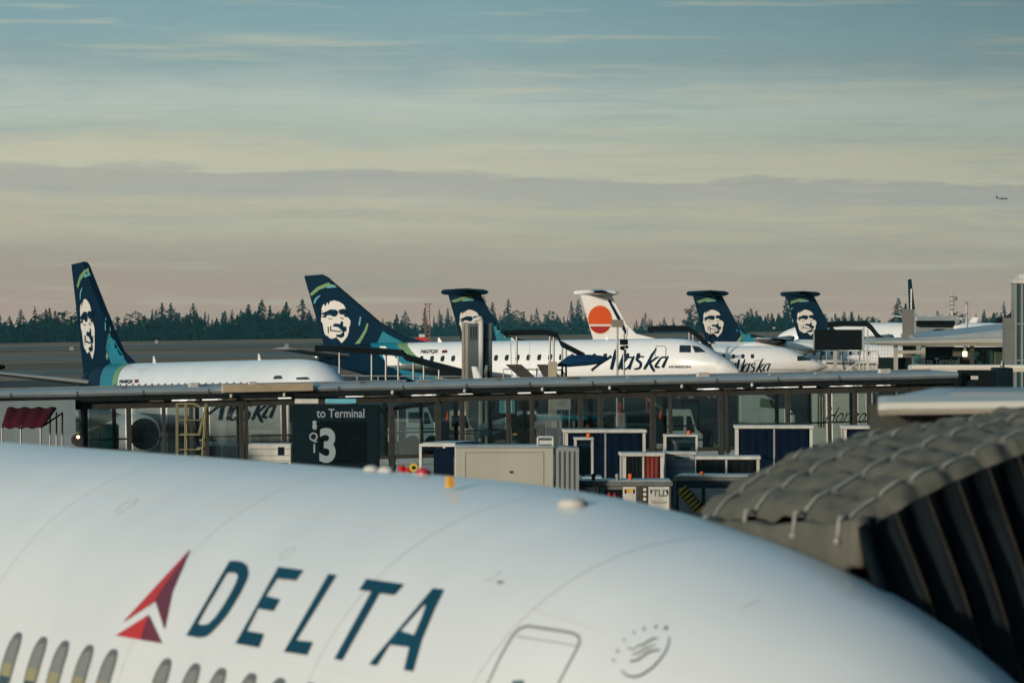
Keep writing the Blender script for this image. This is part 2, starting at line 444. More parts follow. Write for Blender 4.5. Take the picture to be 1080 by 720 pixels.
def tail_stripes(parent, bvh, f, step=6):
    top = [(328,311),(336,304),(345,300.5),(354,299)]; 
    decal('livery_stripe', xf(strip(top, [3, 3.6, 3.8, 4.2]), f), parent, bvh, green, .03, step)
    decal('livery_stripe', xf(strip([(345,303.4),(350,302.2),(356,301.6)], [1.2, 2, 2.4]), f), parent, bvh, ltblue, .03, step)
    decal('livery_stripe', xf(strip([(376,364),(381,357),(386,348),(388,341)], [4, 3.2, 2.6, 2]), f), parent, bvh, green, .03, step)
    decal('livery_stripe', xf(strip([(331.5,320),(333.5,315),(338,311.5)], [1.4, 2, .8]), f), parent, bvh, ltblue, .03, step)
    decal('livery_stripe', xf(strip([(379,343),(380.5,334)], [1.8, 1.4]), f), parent, bvh, ltblue, .03, step)
def cabin_windows(parent, tab, zc, xs, zw, wh, ww, m=winM, side=-1, frame=None):
    for x in xs:
        zt, zb, w = interp(tab, x); s_ = (zw-zc)/(zt-zc); y = side*w*math.sqrt(max(0, 1-s_*s_))
        b = MB(); ring = []; sl = side*math.atan2(s_*w, (zt-zc)*math.sqrt(1-s_*s_))
        for k in range(12):
            a = 2*math.pi*k/12; u = math.copysign(abs(math.cos(a))**.6, math.cos(a))*ww/2; v = math.copysign(abs(math.sin(a))**.6, math.sin(a))*wh/2
            s2 = (zw+v-zc)/(zt-zc); yy = side*(w*math.sqrt(max(0, 1-s2*s2))+.012)
            ring.append((x+u, yy, zw+v))
        b.bm.faces.new([b.bm.verts.new(p) for p in ring])
        b.build('window', m, parent)
def wheels(parent, x, y, r, z_top):
    b = MB(); b.tube((x, y, r), (x, y, z_top), .09); b.build('landing_gear_leg', bare, parent)
    b = MB()
    for dy in (-.28, .28): b.tube((x, y+dy-.12, r), (x, y+dy+.12, r), r, n=18)
    b.build('wheel', rubber, parent)
ALASKA = [  # stroked script letters in photo px (wide-body brush script), from x 624 to 706
    ([(624,390.5),(631,384.8),(638,380.5),(645,375.5)], [2.6,2.4,2.0,3.2]), ([(645,389.5),(646.5,383),(648.5,375),(650,369)], [3.4,3.8,3.6,3.0]),
    ([(652.5,389.6),(655,383),(657.5,376),(660,369)], [2.2,3.4,3.2,1.8]),
    ([(668,377.5),(663,376.8),(658.5,381),(656,386.5),(657,389),(661,388.5),(665,384)], [2,1.8,2.6,3.0,2.2,1.6,2.2]), ([(669,375.5),(666,382),(663.5,389.4)], [2,3,3]),
    ([(679.5,376.5),(674,376),(671.5,379),(676,383),(674.5,388),(669,389)], [1.6,1.8,2.6,3,2.4,1.6]),
    ([(692.5,368),(688,374),(684,382),(679.5,389.3)], [1.4,2.6,3.2,2.6]), ([(695,376),(690,379),(685,383)], [1.2,2.2,2]), ([(685.5,382),(687.5,387),(690.5,391.5)], [2,3.2,2.2]),
    ([(703,377),(698,377),(694,382),(691.5,386.5),(696,387)], [2,1.8,2.4,2.8,1.8]), ([(705,375.5),(701.5,382),(699,387.5)], [1.4,3,3])]
def alaska(f=lambda p: p, k=1.0):
    out = []
    for pts, w in ALASKA: out += strip([f(p) for p in pts], [q*k for q in w], 3)
    return out
E_TAB = [(0,3.85,3.4,.12),(1.2,4.25,3.1,.45),(3.5,4.5,2.5,.95),(6.5,4.5,1.65,1.35),(9.5,4.5,1.2,1.5),(25,4.5,1.15,1.5),(27,4.48,1.18,1.48),
         (28.3,4.36,1.25,1.4),(29.3,3.98,1.38,1.2),(30.2,3.45,1.55,.95),(31.1,2.95,1.85,.6),(31.7,2.4,2.25,.05)]
E_ZC = 2.85
def e175(label, loc, ang, pitch=0, finp=None):
    r = thing('regional_jet', label, 'airplane', loc, ang, 'airliners parked on the far apron')
    r.rotation_euler = (0, -pitch, ang); MW[r.name] = Matrix.Translation(loc) @ Matrix.Rotation(ang, 4, 'Z') @ Matrix.Rotation(-pitch, 4, 'Y')
    fb = fuselage(E_TAB, E_ZC, 48, .14)
    for k_ in (0, -.8, -2.9):
        bmesh.ops.bisect_plane(fb.bm, geom=fb.bm.verts[:]+fb.bm.edges[:]+fb.bm.faces[:], plane_co=(7.2+k_+1.55*4.5, 0, 0), plane_no=(1, 0, 1.55))
    for f in fb.bm.faces:
        c = f.calc_center_median(); d = c.x-(7.2+1.55*(4.5-c.z))
        f.material_index = 0 if d > 0 else (3 if d > -.8 else (2 if d > -2.9 else 1))
    fu = fb.build('fuselage', [white, navy, teal, green], r, True)
    poly = finp or [(-.9,8.95),(.5,9.02),(.85,8.85),(4.9,5.85),(6.6,4.95),(8.6,4.46),(8.6,4.2),(.7,4.1)]
    fn = fin_solid(poly, .3).build('tail_fin', navy, r)
    b = MB(); b.box(-.9, .5, -.05, .05, 8.98, 9.06)
    for sy, nm in ((-1, 0), (1, 0)):
        slab_wing((3.4, 0, 3.62), (.9, 0, 3.55), (1.2, sy*5.0, 4.22), (-.2, sy*5.0, 4.2), .2, .09).build('tailplane', greypan, r, True)
        w = slab_wing((19.2, sy*.9, 1.75), (13.4, sy*.9, 1.65), (15.4, sy*13.0, 3.05), (13.8, sy*13.0, 3.0), .55, .16).build('wing', greypan, r, True)
        MBw = MB(); MBw.prism([(13.9,3.05),(15.1,3.05),(13.8,4.25),(13.4,4.25)], .08, 'y', sy*13.0-.04); MBw.build('winglet', white, w)
        b2 = MB(); rings = []
        for x, rr in ((15.6,.35),(16.4,.55),(17.6,.78),(19,.86),(20.0,.80),(20.25,.70)):
            rings.append([(x, sy*4.3+rr*math.cos(a*math.pi/12), 1.55+rr*math.sin(a*math.pi/12)) for a in range(24)])
        en = b2.loft(rings).build('engine', white, r, True)
        b3 = MB(); b3.tube((20.2, sy*4.3, 1.55), (20.27, sy*4.3, 1.55), .64, n=20); b3.build('engine_inlet', black, en)
        b3 = MB(); b3.box(16.5, 19.5, sy*4.3-.09, sy*4.3+.09, 2.2, 2.75); b3.build('pylon', white, en)
        wheels(r, 14.6, sy*2.6, .5, 2.0)
    wheels(r, 28.2, 0, .33, 1.4)
    cabin_windows(r, E_TAB, E_ZC, [8.2+.81*i for i in range(22)], 3.42, .38, .30)
    b = MB(); b.prism([(9.4,4.45),(9.75,4.45),(9.5,4.78),(9.42,4.78)], .04, 'y', -.025); b.build('antenna', white, r)
    b = MB(); b.prism([(22,4.45),(22.3,4.45),(22.1,4.75),(22.02,4.75)], .04, 'y', -.025); b.build('antenna', white, r)
    b = MB(); b.tube((-.25, 0, 3.62), (.25, 0, 3.62), .2, .27, n=14); b.build('exhaust_pipe', bare, r, True)
    b = MB(); b.tube((-.27, 0, 3.62), (-.24, 0, 3.62), .15, n=14); b.build('exhaust_opening', black, r)
    return r, fu, fn
ang = math.atan2(-.527, .85)
jet2, fu2, fn2 = e175('white jet with dark face tail, nose right, big script name and HORIZON beside its cockpit', (-12.7, 372, 0), ang, .016)
bvF = bvh_of(fu2); bvN = bvh_of(fn2)
idf = lambda p: p
emblem(jet2, bvN, idf); tail_stripes(jet2, bvN, idf)
decal('livery_panel', [[[(404,349),(409,352.5),(424,360),(432,366),(434,374),(412,374),(398,362)]]], jet2, bvh_of(fn2), teal, .03, 4)
decal('name_lettering', alaska(), jet2, bvF, navy, .03, 5)
decal('cockpit_window', [[[(717,364.3),(728.5,364.6),(728.3,371.8),(716.6,371.6)]], [[(730,364.7),(737,366),(744,371.5),(733,371.8)]]], jet2, bvF, winM, .04, 3)
decal('small_lettering', text_shapes('HORIZON', 705.5, 387.8, 2.3, 1.5, .1, 0, .03), jet2, bvF, navy, .03)
decal('registration_lettering', text_shapes('N627QX', 443.5, 372.4, 3.5, .95, .25, 0, .03), jet2, bvF, black, .03)
decal('flag_marking', [[[(466.5,369.5),(472,369.3),(471.6,372.2),(466.2,372.4)]]], jet2, bvF, redB, .03)
decal('door_outline', strip([(691,380),(691,368),(692.5,365.2),(701,365.2),(702.5,367.5),(702,380)], .8), jet2, bvF, greyln, .03, 4)
decal('panel_seam', strip([(538.5,360),(539.5,384)], .5), jet2, bvF, greyln, .03, 4)
decal('panel_seam', strip([(558.5,359),(558.8,386)], .4), jet2, bvF, greylt, .03, 4)
ang1 = math.atan2(-.919, .395)
jet1, fu1, fn1 = e175('white jet with teal rear fuselage and tallest face tail at far left, nose right', (-18.9, 250, -.1), ang1, .018,
    [(-.9,8.95),(.5,9.02),(.8,8.85),(4.2,5.9),(5.4,5.0),(7.0,4.44),(7.0,4.1),(.7,4.0)])
bvF = bvh_of(fu1); bvN = bvh_of(fn1)
f1 = lambda p: (84.0+(p[0]-338.7)*.46+(p[1]-316.7)*.09, 315+(p[1]-316.7)*1.42)
emblem(jet1, bvN, f1)
f1s = lambda p: (77.5+(p[0]-324)*.50+(p[1]-290)*.13, 273+(p[1]-290)*1.42)
tail_stripes(jet1, bvN, f1s)
decal('livery_panel', [[[(115,352),(121,360),(132,379),(138,386),(119,386),(112,368)]]], jet1, bvN, teal, .03, 4)
decal('registration_lettering', text_shapes('N640QX', 126, 404, 3.4, .75, .2, 0, .03), jet1, bvF, black, .03)
decal('flag_marking', [[[(142.5,400.6),(146.4,400.2),(146.2,403.4),(142.3,403.8)]]], jet1, bvF, redB, .03)
decal('cockpit_window', [[[(313,398.6),(324,398.2),(327,400.5),(313,400.6)]], [[(289,398.6),(291,396.6),(297,396.4),(298,399.6),(289,400)]]], jet1, bvF, winM, .04, 3)
fa = lambda p: (212+(p[0]-624)*.98, 443+(p[1]-390)*1.12)
decal('name_lettering', alaska(fa, 1.15), jet1, bvF, navy, .03, 5)
# ---- turboprops
Q_TAB = [(0,3.6,3.1,.1),(1.5,3.62,2.75,.45),(4,3.6,1.9,.95),(7,3.6,1.25,1.25),(10,3.6,1.0,1.34),(26,3.6,1.0,1.34),(28.2,3.57,1.05,1.30),
         (29.4,3.38,1.12,1.18),(30.6,2.85,1.25,.95),(31.8,2.35,1.5,.6),(32.6,1.95,1.8,.06)]
def q400(label, px, Y, retro=False):
    ang = math.atan2(-.12, .993); tx = (px-CX)/F*Y
    r = thing('turboprop_airliner', label, 'airplane', (tx+.2, Y, 0), ang, 'T-tailed turboprops in a row')
    body = white; tail = white if retro else navy
    fu = fuselage(Q_TAB, 2.3, 28).build('fuselage', body, r, True)
    fn = fin_solid([(.55,8.0),(3.3,8.0),(4.75,5.3),(5.6,4.45),(9.3,3.55),(9.3,3.3),(1.9,3.3)], .26).build('tail_fin', tail, r)
    b = MB(); rings = []
    for x, rr in ((.0,.16),(.2,.27),(1.0,.33),(2.7,.35),(3.6,.29),(3.9,.15),(4.0,.04)): rings.append([(x, rr*math.cos(a*math.pi/8), 8.12+rr*.8*math.sin(a*math.pi/8)) for a in range(16)])
    b.loft(rings).build('tail_bullet', tail, r, True)
    for sy in (-1, 1):
        slab_wing((3.1, 0, 8.15), (.6, 0, 8.15), (2.3, sy*4.6, 8.15), (.6, sy*4.6, 8.15), .34, .26).build('tailplane', tail, r, True)
        slab_wing((19.6, sy*.2, 3.75), (16.3, sy*.2, 3.7), (18.8, sy*14.2, 4.1), (17.2, sy*14.2, 4.1), .4, .15, 4).build('wing', greypan, r, True)
        b = MB(); rings = []
        for x, rr in ((15,.2),(16,.5),(18.5,.62),(21,.55),(22.2,.36),(22.6,.2),(22.9,.03)): rings.append([(x, sy*4.4+rr*math.cos(a*math.pi/8), 3.25+rr*math.sin(a*math.pi/8)) for a in range(16)])
        en = b.loft(rings).build('engine', body if retro else navy, r, True)
        b = MB()
        for k in range(6):
            a = k*math.pi/3+.3; c_, s_ = math.cos(a), math.sin(a)
            b.prism([(-.1, .2), (.1, .2), (.14, 1.3), (.06, 2.0), (-.06, 2.0), (-.12, 1.2)], .04, 'x', 22.4)
            vs = b.bm.verts[-12:]
            for v in vs: y, z = v.co.y, v.co.z; v.co.y = sy*4.4+y*c_-z*s_; v.co.z = 3.25+y*s_+z*c_
        b.build('propeller', black, en)
        wheels(r, 17.2, sy*4.4, .45, 2.9)
    wheels(r, 30, 0, .32, 1.3)
    cabin_windows(r, Q_TAB, 2.3, [8+.8*i for i in range(24)], 2.75, .36, .3)
    return r, fu, fn
qs = [('turboprop with face tail behind the tall grey lift tower', 463, 480, 0), ('white turboprop with orange disc on its tail', 603, 509, 1),
      ('turboprop with face tail right of the orange disc tail', 722, 538, 0), ('turboprop with face T tail above the black board', 821, 567, 0)]
for i, (lab, px, Y, retro) in enumerate(qs):
    r, fu, fn = q400(lab, px, Y, bool(retro)); bn = bvh_of(fn); both = bvh_of(fn, fu); k = 538/Y
    if retro:
        circ = lambda cx, cy, rx, ry, a0=0, a1=6.2832, n=36: [(cx+rx*math.cos(a0+(a1-a0)*j/n), cy+ry*math.sin(a0+(a1-a0)*j/n)) for j in range(n)]
        decal('tail_disc_rim', [[circ(632.8, 337, 12.9, 15.0)]], r, bn, yel, .025, 5)
        decal('tail_disc', [[circ(632.8, 337, 12.2, 14.2)]], r, bn, orange, .045, 5)
        decal('tail_disc_stripe', [[[(621.6,341.8),(644.1,341.8),(643.7,344),(622.0,344)]]], r, bn, facew, .07, 5)
        low = [(632.8+12.2*math.cos(a), 337+14.2*math.sin(a)) for a in [.53+j*(math.pi-1.06)/14 for j in range(15)]]
        decal('tail_disc_base', [[low]], r, bn, rededge, .06, 5)
        decal('deicing_boot', [[[(640.6,316),(643.5,316),(658,342),(662,352),(659,352)]]], r, bn, navy, .03, 5)
    else:
        dx = px-722
        g = lambda p: (741.4+(p[0]-338.7)*.70*k*1.0+dx+(2 if i == 0 else 0), 326.5+(p[1]-316.7)*.64*k)
        emblem(r, bn, g)
        g2 = lambda p: (727+(p[0]-328)*.98*k+dx, 325.5+(p[1]-311)*.72*k)
        tail_stripes(r, bn, lambda p: (728.5+(p[0]-328)*.95*k+dx, 324+(p[1]-311)*.78*k))
        decal('livery_panel', [[[(778+dx,340),(797+dx,346),(799+dx,372),(786+dx,372)]]], r, both, teal, .03, 4)
        decal('livery_panel', [[[(720+dx,352),(777+dx,340),(787+dx,372),(770+dx,400),(720+dx,400)]]], r, bvh_of(fu), navy, .02, 4)
        decal('livery_panel', [[[(797+dx,344),(850+dx,352),(850+dx,365),(799+dx,372)]]], r, bn, white, .03, 4)
    if i == 0:
        bf = bvh_of(fu)
        decal('name_lettering', alaska(lambda p: (764+(p[0]-624)*.60, 392.8+(p[1]-390.5)*.66), .62), r, bf, navy, .03, 5)
        decal('cockpit_window', [[[(840.5,375.5),(861,375.5),(864,379.5),(841,380.5)]]], r, bf, winM, .03, 3)
        decal('door_outline', strip([(796,388),(796,380),(803,380),(803,388)], .7), r, bf, greyln, .03, 4)
        decal('cheat_line', strip([(812,389.4),(850,389.6)], .6), r, bf, inkM, .03, 4)
# edge-on tail jet in the distance at right
def far_jet(label, px, Y, ang, navytail=True):
    X = (px-CX)/F*Y
    r = thing('distant_airliner', label, 'airplane', (X, Y, 0), ang, 'airliners parked on the far apron')
    tb = [(0,4.6,4.2,.1),(3,4.8,2.8,1.0),(8,4.85,1.1,1.85),(30,4.85,1.0,1.88),(33,4.6,1.1,1.7),(35.5,3.6,1.6,.9),(36.5,2.6,2.4,.05)]
    fuselage(tb, 2.95, 24, 1.2).build('fuselage', white, r, True)
    fn = fin_solid([(-.6,12.1),(1.3,12.2),(6.2,6.6),(9.5,4.8),(1.2,4.6)], .45).build('tail_fin', navy, r)
    b = MB(); b.prism([(.2,7.4),(4.6,7.4),(6.0,5.9),(3.4,5.6)], .5, 'y', -.25); b.build('tail_emblem', ltblue, r)
    for sy in (-1, 1):
        slab_wing((4, 0, 4.6), (.8, 0, 4.6), (1.5, sy*6.5, 5.1), (0, sy*6.5, 5.1), .3, .12).build('tailplane', white, r, True)
        w = slab_wing((22, sy*1.2, 1.9), (15, sy*1.2, 1.8), (14.5, sy*17, 3.2), (12.8, sy*17, 3.2), .7, .2).build('wing', white, r, True)
        b = MB(); b.prism([(12.8,3.3),(14.6,3.3),(12.9,5.5),(12.2,5.5)], .1, 'y', sy*17-.05); b.build('winglet', white, w)
        b = MB(); b.tube((17.5, sy*4.9, 1.6), (21.5, sy*4.9, 1.6), .7, .95, 20); b.build('engine', white, r, True)
        wheels(r, 16, sy*2.8, .55, 2.2)
    wheels(r, 32, 0, .4, 1.6)
    cabin_windows(r, tb, 2.95, [8+.9*k for k in range(24)], 3.6, .4, .3)
    return r
far_jet('jet with narrow edge-on dark tail standing behind the grey mast at right', 959, 1120, math.radians(78))
far_jet('white jet mostly hidden behind the right terminal roof', 1128, 700, math.radians(172))
# airborne plane
ra = thing('airborne_plane', 'tiny plane climbing in the open sky at upper right', 'airplane', W(1057, 209.5, 3000), math.radians(25))
ra.scale = (.5, .5, .5)
b = fuselage([(-7.5,.4,.1,.1),(-4,.8,-.5,.6),(4,.9,-.9,.85),(6.2,.5,-.7,.5),(7,-.1,-.2,.05)], 0, 14, 1); b.build('fuselage', greypan, ra, True)
for sy in (-1, 1):
    slab_wing((1.5, 0, -.3), (-1.2, 0, -.3), (-1.5, sy*7.5, .3), (-2.5, sy*7.5, .3), .3, .12, 3).build('wing', dsteel, ra)
    slab_wing((-5.4, 0, .4), (-7, 0, .4), (-6.6, sy*2.6, .5), (-7.4, sy*2.6, .5), .15, .08, 2).build('tailplane', dsteel, ra)
    MB().ball((1.2, sy*2.6, -.8), .55, 2).build('engine', white, ra, True)
fin_solid([(-7.9,2.9),(-6.9,2.9),(-4.6,.6),(-7,.4)], .25).build('tail_fin', dsteel, ra)
# ------------------------------------------------------------------ FOREGROUND AIRLINER
D_TAB = [(-34,5.3,4.6,.2),(-28,5.7,3.2,1.0),(-21,5.9,2.1,1.75),(-17,5.9,1.9,1.88),(2,5.9,1.9,1.88),(4.3,5.85,1.9,1.87),(6,5.71,1.92,1.79),(7.2,5.55,1.95,1.64),
         (8.26,5.30,2.0,1.44),(9.0,5.02,2.03,1.28),(9.8,4.64,2.08,1.11),(10.6,4.2,2.15,.94),(11.6,3.75,2.3,.80),(12.6,3.35,2.5,.52),(13.3,3.05,2.8,.2),(13.4,3.0,2.95,.05)]
D_ZC = 3.95; angD = math.atan2(-.924, .383)
dl = thing('jet_airliner', 'huge white airliner with blue DELTA lettering and red triangle filling the foreground', 'airplane', (-1.30, 38.72, 0), angD)
fuD = fuselage(D_TAB, D_ZC, 96, .3).build('fuselage', nearwh, dl, True)
bD = bvh_of(fuD)
c4 = lambda p: (110+p[0]/5.537, 570+p[1]/5.537); c5 = lambda p: (290+p[0]/5.684, 600+p[1]/5.684)
Dl = [[c4(p) for p in [(483,555),(735,122),(772,121),(806,127),(835,147),(844,190),(836,225),(800,300),(760,370),(715,440),(670,493),(620,545),(590,562),(555,567)]],
      [c4(p) for p in [(549,484),(556,491),(580,494),(612,488),(655,445),(700,380),(740,312),(772,250),(784,212),(776,193),(750,188),(722,190),(712,200),(660,290),(600,390)]]]
El = [[(249.1,678.6),(294.2,598.3),(320.2,601.6),(312.3,612.4),(292.4,610.4),(280.7,628.7),(295.7,632.2),(288.8,644.6),(272.5,641.9),(260.8,665.4),(278.9,668.4),(273.4,682.9)]]
Ll = [[c5(p) for p in [(58,497),(325,32),(370,38),(130,428),(230,438),(195,517)]]]
Tl = [[c5(p) for p in [(508,128),(552,62),(775,93),(718,158),(628,148),(405,548),(360,540),(582,138)]]]
Al = [[c5(p) for p in [(568,573),(950,118),(1015,125),(955,250),(885,420),(830,615),(778,607),(810,470),(690,455),(612,580)]],
      [c5(p) for p in [(755,372),(895,215),(908,222),(885,290),(838,398)]]]
for nm, s in (('letter_d', Dl), ('letter_e', El), ('letter_l', Ll), ('letter_t', Tl), ('letter_a', Al)):
    decal(nm, [s], dl, bD, deltab, .008, 7)
lg = decal('red_triangle_logo', [[[c4(p) for p in [(505,52),(112,478),(300,355),(372,240)]]], [[c4(p) for p in [(70,555),(262,435),(215,580)]]]], dl, bD, redA, .008, 7)
decal('red_triangle_shade', [[[c4(p) for p in [(505,52),(374,240),(303,358),(355,520),(400,300)]]], [[c4(p) for p in [(264,436),(340,600),(218,581)]]]], dl, bD, redB, .008, 7)
c3 = lambda p: (480+p[0]/4.154, 580+p[1]/4.154)
decal('door_outline', strip([c3(p) for p in [(60,760),(145,582),(200,465),(250,378),(280,345),(320,333),(400,345),(510,362),(540,376),(547,400),(535,430),(455,582),(370,760)]], [1.6,1.6,1.8,2.2,2.6,3.2,3.4,3.4,3.2,2.6,2.2,1.8,1.6]), dl, bD, greyln, .004, 7)
decal('door_inner_seam', strip([c3(p) for p in [(272,380),(400,398),(532,420)]], 1.1), dl, bD, greyln, .006, 7)
decal('drip_rail', strip([c3(p) for p in [(300,245),(490,308),(670,365)]], 1.1), dl, bD, greylt, .004, 7)
decal('door_window', [[[c3(p) for p in [(255,572),(300,570),(310,600),(300,640),(255,640),(245,600)]]]], dl, bD, inkM, .005, 7)
decal('static_port', [[[c3((198+16*math.cos(a*.628), 141+8*math.sin(a*.628))) for a in range(10)]]], dl, bD, greyln, .004)
cs = lambda p: (640+p[0]/9.6, 645+p[1]/9.6)
decal('alliance_ring', strip([cs(p) for p in [(150,590),(185,632),(225,652),(280,660),(330,650),(380,626),(460,570),(540,485),(600,400),(630,320),(635,250)]], [.8,1.6,2.2,2.4,2.4,2.4,2.2,2.0,1.7,1.4,.8]), dl, bD, inkM, .004, 4)
for ch, x, y, rot, h in (('S',80,508,-1.2,3.2),('K',118,420,-1.05,3.2),('Y',180,315,-.8,3.2),('T',272,238,-.55,3.3),('E',370,192,-.3,3.4),('A',480,170,-.05,3.6),('M',575,180,.1,3.8)):
    decal('alliance_letter', text_shapes(ch, *cs((x, y)), h, 1.0, .2, rot, .035), dl, bD, inkM, .004)
sq = strip([cs(p) for p in [(300,352),(370,335),(430,295),(480,270),(520,275)]], [1.4,2,2,2,1]) + strip([cs(p) for p in [(240,505),(310,490),(370,450),(430,405),(540,385)]], [2,2.2,2,2.6,1.6])
decal('alliance_emblem', sq, dl, bD, inkM, .004, 5)
decal('alliance_emblem', strip([cs(p) for p in [(262,440),(330,418),(400,372),(500,335)]], [1.4,1.8,2,1]) + strip([cs(p) for p in [(215,365),(250,388),(300,372)]], [1.4,1.5,1.2]), dl, bD, greyln, .007, 5)
# skin joints, faint
decal('skin_seam', strip([(0,652),(60,660),(120,669),(250,690),(360,709),(470,730)], .5), dl, bD, greylt, .003, 12)
decal('skin_seam', strip([(783,642),(790,637),(800,633)], .6), dl, bD, greylt, .004, 8)
seamM = mat('paint joint grey', (.672,.677,.672), .40, var=.06)
def ring_seam(t, a0, a1, w=.010):
    zt, zb, hw = interp(D_TAB, t); b = MB(); vs = []
    for k in range(33):
        a = math.radians(a0+(a1-a0)*k/32); n = Vector((0, math.cos(a), math.sin(a)))
        vs.append([b.bm.verts.new((t+dx, hw*n.y+.0025*n.y, D_ZC+(zt-D_ZC)*n.z+.0025*n.z)) for dx in (-w/2, w/2)])
    for a, c in zip(vs, vs[1:]): b.bm.faces.new((a[0], a[1], c[1], c[0]))
    b.build('skin_joint', seamM, dl, True)
for t_ in (-8.9, -5.6, -2.3, 1.0, 4.3, 6.4): ring_seam(t_, 60, 205)
def lap_seam(a, t0, t1, w=.012):
    b = MB(); vs = []; n = 40
    for k in range(n+1):
        t = t0+(t1-t0)*k/n; zt, zb, hw = interp(D_TAB, t)
        vs.append([b.bm.verts.new((t, -(hw*math.cos(a+da)+.0025), D_ZC+(zt-D_ZC)*math.sin(a+da)+.0025)) for da in (-w/4, w/4)])
    for a_, c in zip(vs, vs[1:]): b.bm.faces.new((a_[0], a_[1], c[1], c[0]))
    b.build('lap_joint', seamM, dl, True)
lap_seam(math.radians(62), -12, 7.0)
for t_, a_, s_ in ((-1.2,58,.10),(2.6,50,.07),(5.6,55,.06),(6.9,33,.05)):       # small access covers
    a_ = math.radians(a_); zt, zb, hw = interp(D_TAB, t_); b = MB()
    ring_ = [b.bm.verts.new((t_+s_*math.cos(q), -(hw*math.cos(a_+s_*.5*math.sin(q))+.003), D_ZC+(zt-D_ZC)*math.sin(a_+s_*.5*math.sin(q))+.003)) for q in [2*math.pi*k/20 for k in range(20)]]
    ins_ = [b.bm.verts.new((t_+s_*.86*math.cos(q), -(hw*math.cos(a_+s_*.43*math.sin(q))+.003), D_ZC+(zt-D_ZC)*math.sin(a_+s_*.43*math.sin(q))+.003)) for q in [2*math.pi*k/20 for k in range(20)]]
    for k in range(20): b.bm.faces.new((ring_[k], ring_[(k+1)%20], ins_[(k+1)%20], ins_[k]))
    b.build('access_cover', seamM, dl, True)
# cabin windows: frame ring, blind, painted yellow reflection, pane
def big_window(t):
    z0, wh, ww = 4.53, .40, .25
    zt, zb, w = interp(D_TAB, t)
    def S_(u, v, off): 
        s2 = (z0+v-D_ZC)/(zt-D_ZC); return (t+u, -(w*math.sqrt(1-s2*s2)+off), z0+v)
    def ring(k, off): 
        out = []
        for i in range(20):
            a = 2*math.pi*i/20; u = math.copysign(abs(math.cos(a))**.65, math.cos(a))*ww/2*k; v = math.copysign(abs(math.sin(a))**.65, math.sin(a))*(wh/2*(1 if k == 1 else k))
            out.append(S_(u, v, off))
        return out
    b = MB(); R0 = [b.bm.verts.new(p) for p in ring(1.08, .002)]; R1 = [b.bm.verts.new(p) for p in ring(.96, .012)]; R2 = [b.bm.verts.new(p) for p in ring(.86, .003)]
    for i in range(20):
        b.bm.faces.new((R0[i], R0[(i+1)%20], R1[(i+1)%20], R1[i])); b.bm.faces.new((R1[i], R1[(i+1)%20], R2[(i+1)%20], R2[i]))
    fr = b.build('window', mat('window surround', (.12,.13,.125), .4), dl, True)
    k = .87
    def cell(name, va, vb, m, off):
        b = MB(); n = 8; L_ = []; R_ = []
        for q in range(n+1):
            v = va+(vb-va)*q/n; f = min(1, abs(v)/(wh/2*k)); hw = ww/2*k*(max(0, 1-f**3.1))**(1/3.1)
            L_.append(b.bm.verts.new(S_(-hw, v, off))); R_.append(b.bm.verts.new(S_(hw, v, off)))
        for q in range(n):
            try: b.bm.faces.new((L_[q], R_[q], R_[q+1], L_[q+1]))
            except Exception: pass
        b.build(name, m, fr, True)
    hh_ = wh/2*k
    cell('blind', .0, hh_, blind, .004); cell('painted_reflection', -.085, 0, painted_reflection, .004); cell('pane', -hh_, -.085, pane, .004)
# window positions from the photo's row
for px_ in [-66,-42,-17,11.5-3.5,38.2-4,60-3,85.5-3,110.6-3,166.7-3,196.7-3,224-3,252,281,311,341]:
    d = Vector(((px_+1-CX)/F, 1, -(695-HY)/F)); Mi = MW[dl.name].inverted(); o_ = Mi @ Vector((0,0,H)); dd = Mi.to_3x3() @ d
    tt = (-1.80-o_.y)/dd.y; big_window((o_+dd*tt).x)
# crown fittings
def crown(px, z=None):
    d = Vector(((px-CX)/F, 1, 0)); Mi = MW[dl.name].inverted(); o_ = Mi @ Vector((0,0,H)); dd = Mi.to_3x3() @ d
    k = -o_.y/dd.y; t = (o_+dd*k).x; return t, interp(D_TAB, t)[0]
t, z = crown(446)
b = MB(); b.tube((t, 0, z-.06), (t, 0, z+.005), .07, .065, 18); bc = b.build('beacon', panelw, dl, True)
MB().ball((t, 0, z+.005), .048, sz=.9, seg=16).build('red_lens', mat('red beacon lens', (.45,.01,.02), .2, coat=.5), bc, True)
for p_ in (389, 404):
    t, z = crown(p_); MB().ball((t, .02, z), .05, 1.6, 1.1, .7).build('antenna', panelw, dl, True)
t, z = crown(537); MB().prism([(t-.03,z-.02),(t+.03,z-.02),(t+.02,z+.05),(t-.02,z+.05)], .04, 'y', -.42).build('marker_tab', mat('amber tab', (.7,.36,.05), .5), dl)
for v in dl.children[-1].data.vertices: v.co.z -= .095
Mi = MW[dl.name].inverted(); o_ = Mi @ Vector((0,0,H))
h_, n_, i_, d_ = bD.ray_cast(o_, (Mi.to_3x3() @ Vector(((604-CX)/F, 1, -(533-HY)/F))).normalized())
MB().ball(h_+n_*.01, .075, 1.5, 1.2, .55, 16).build('antenna_fairing', panelw, dl, True)
# nose gear so that the airliner stands on the apron
wheels(dl, 9.2, 0, .4, 2.3)
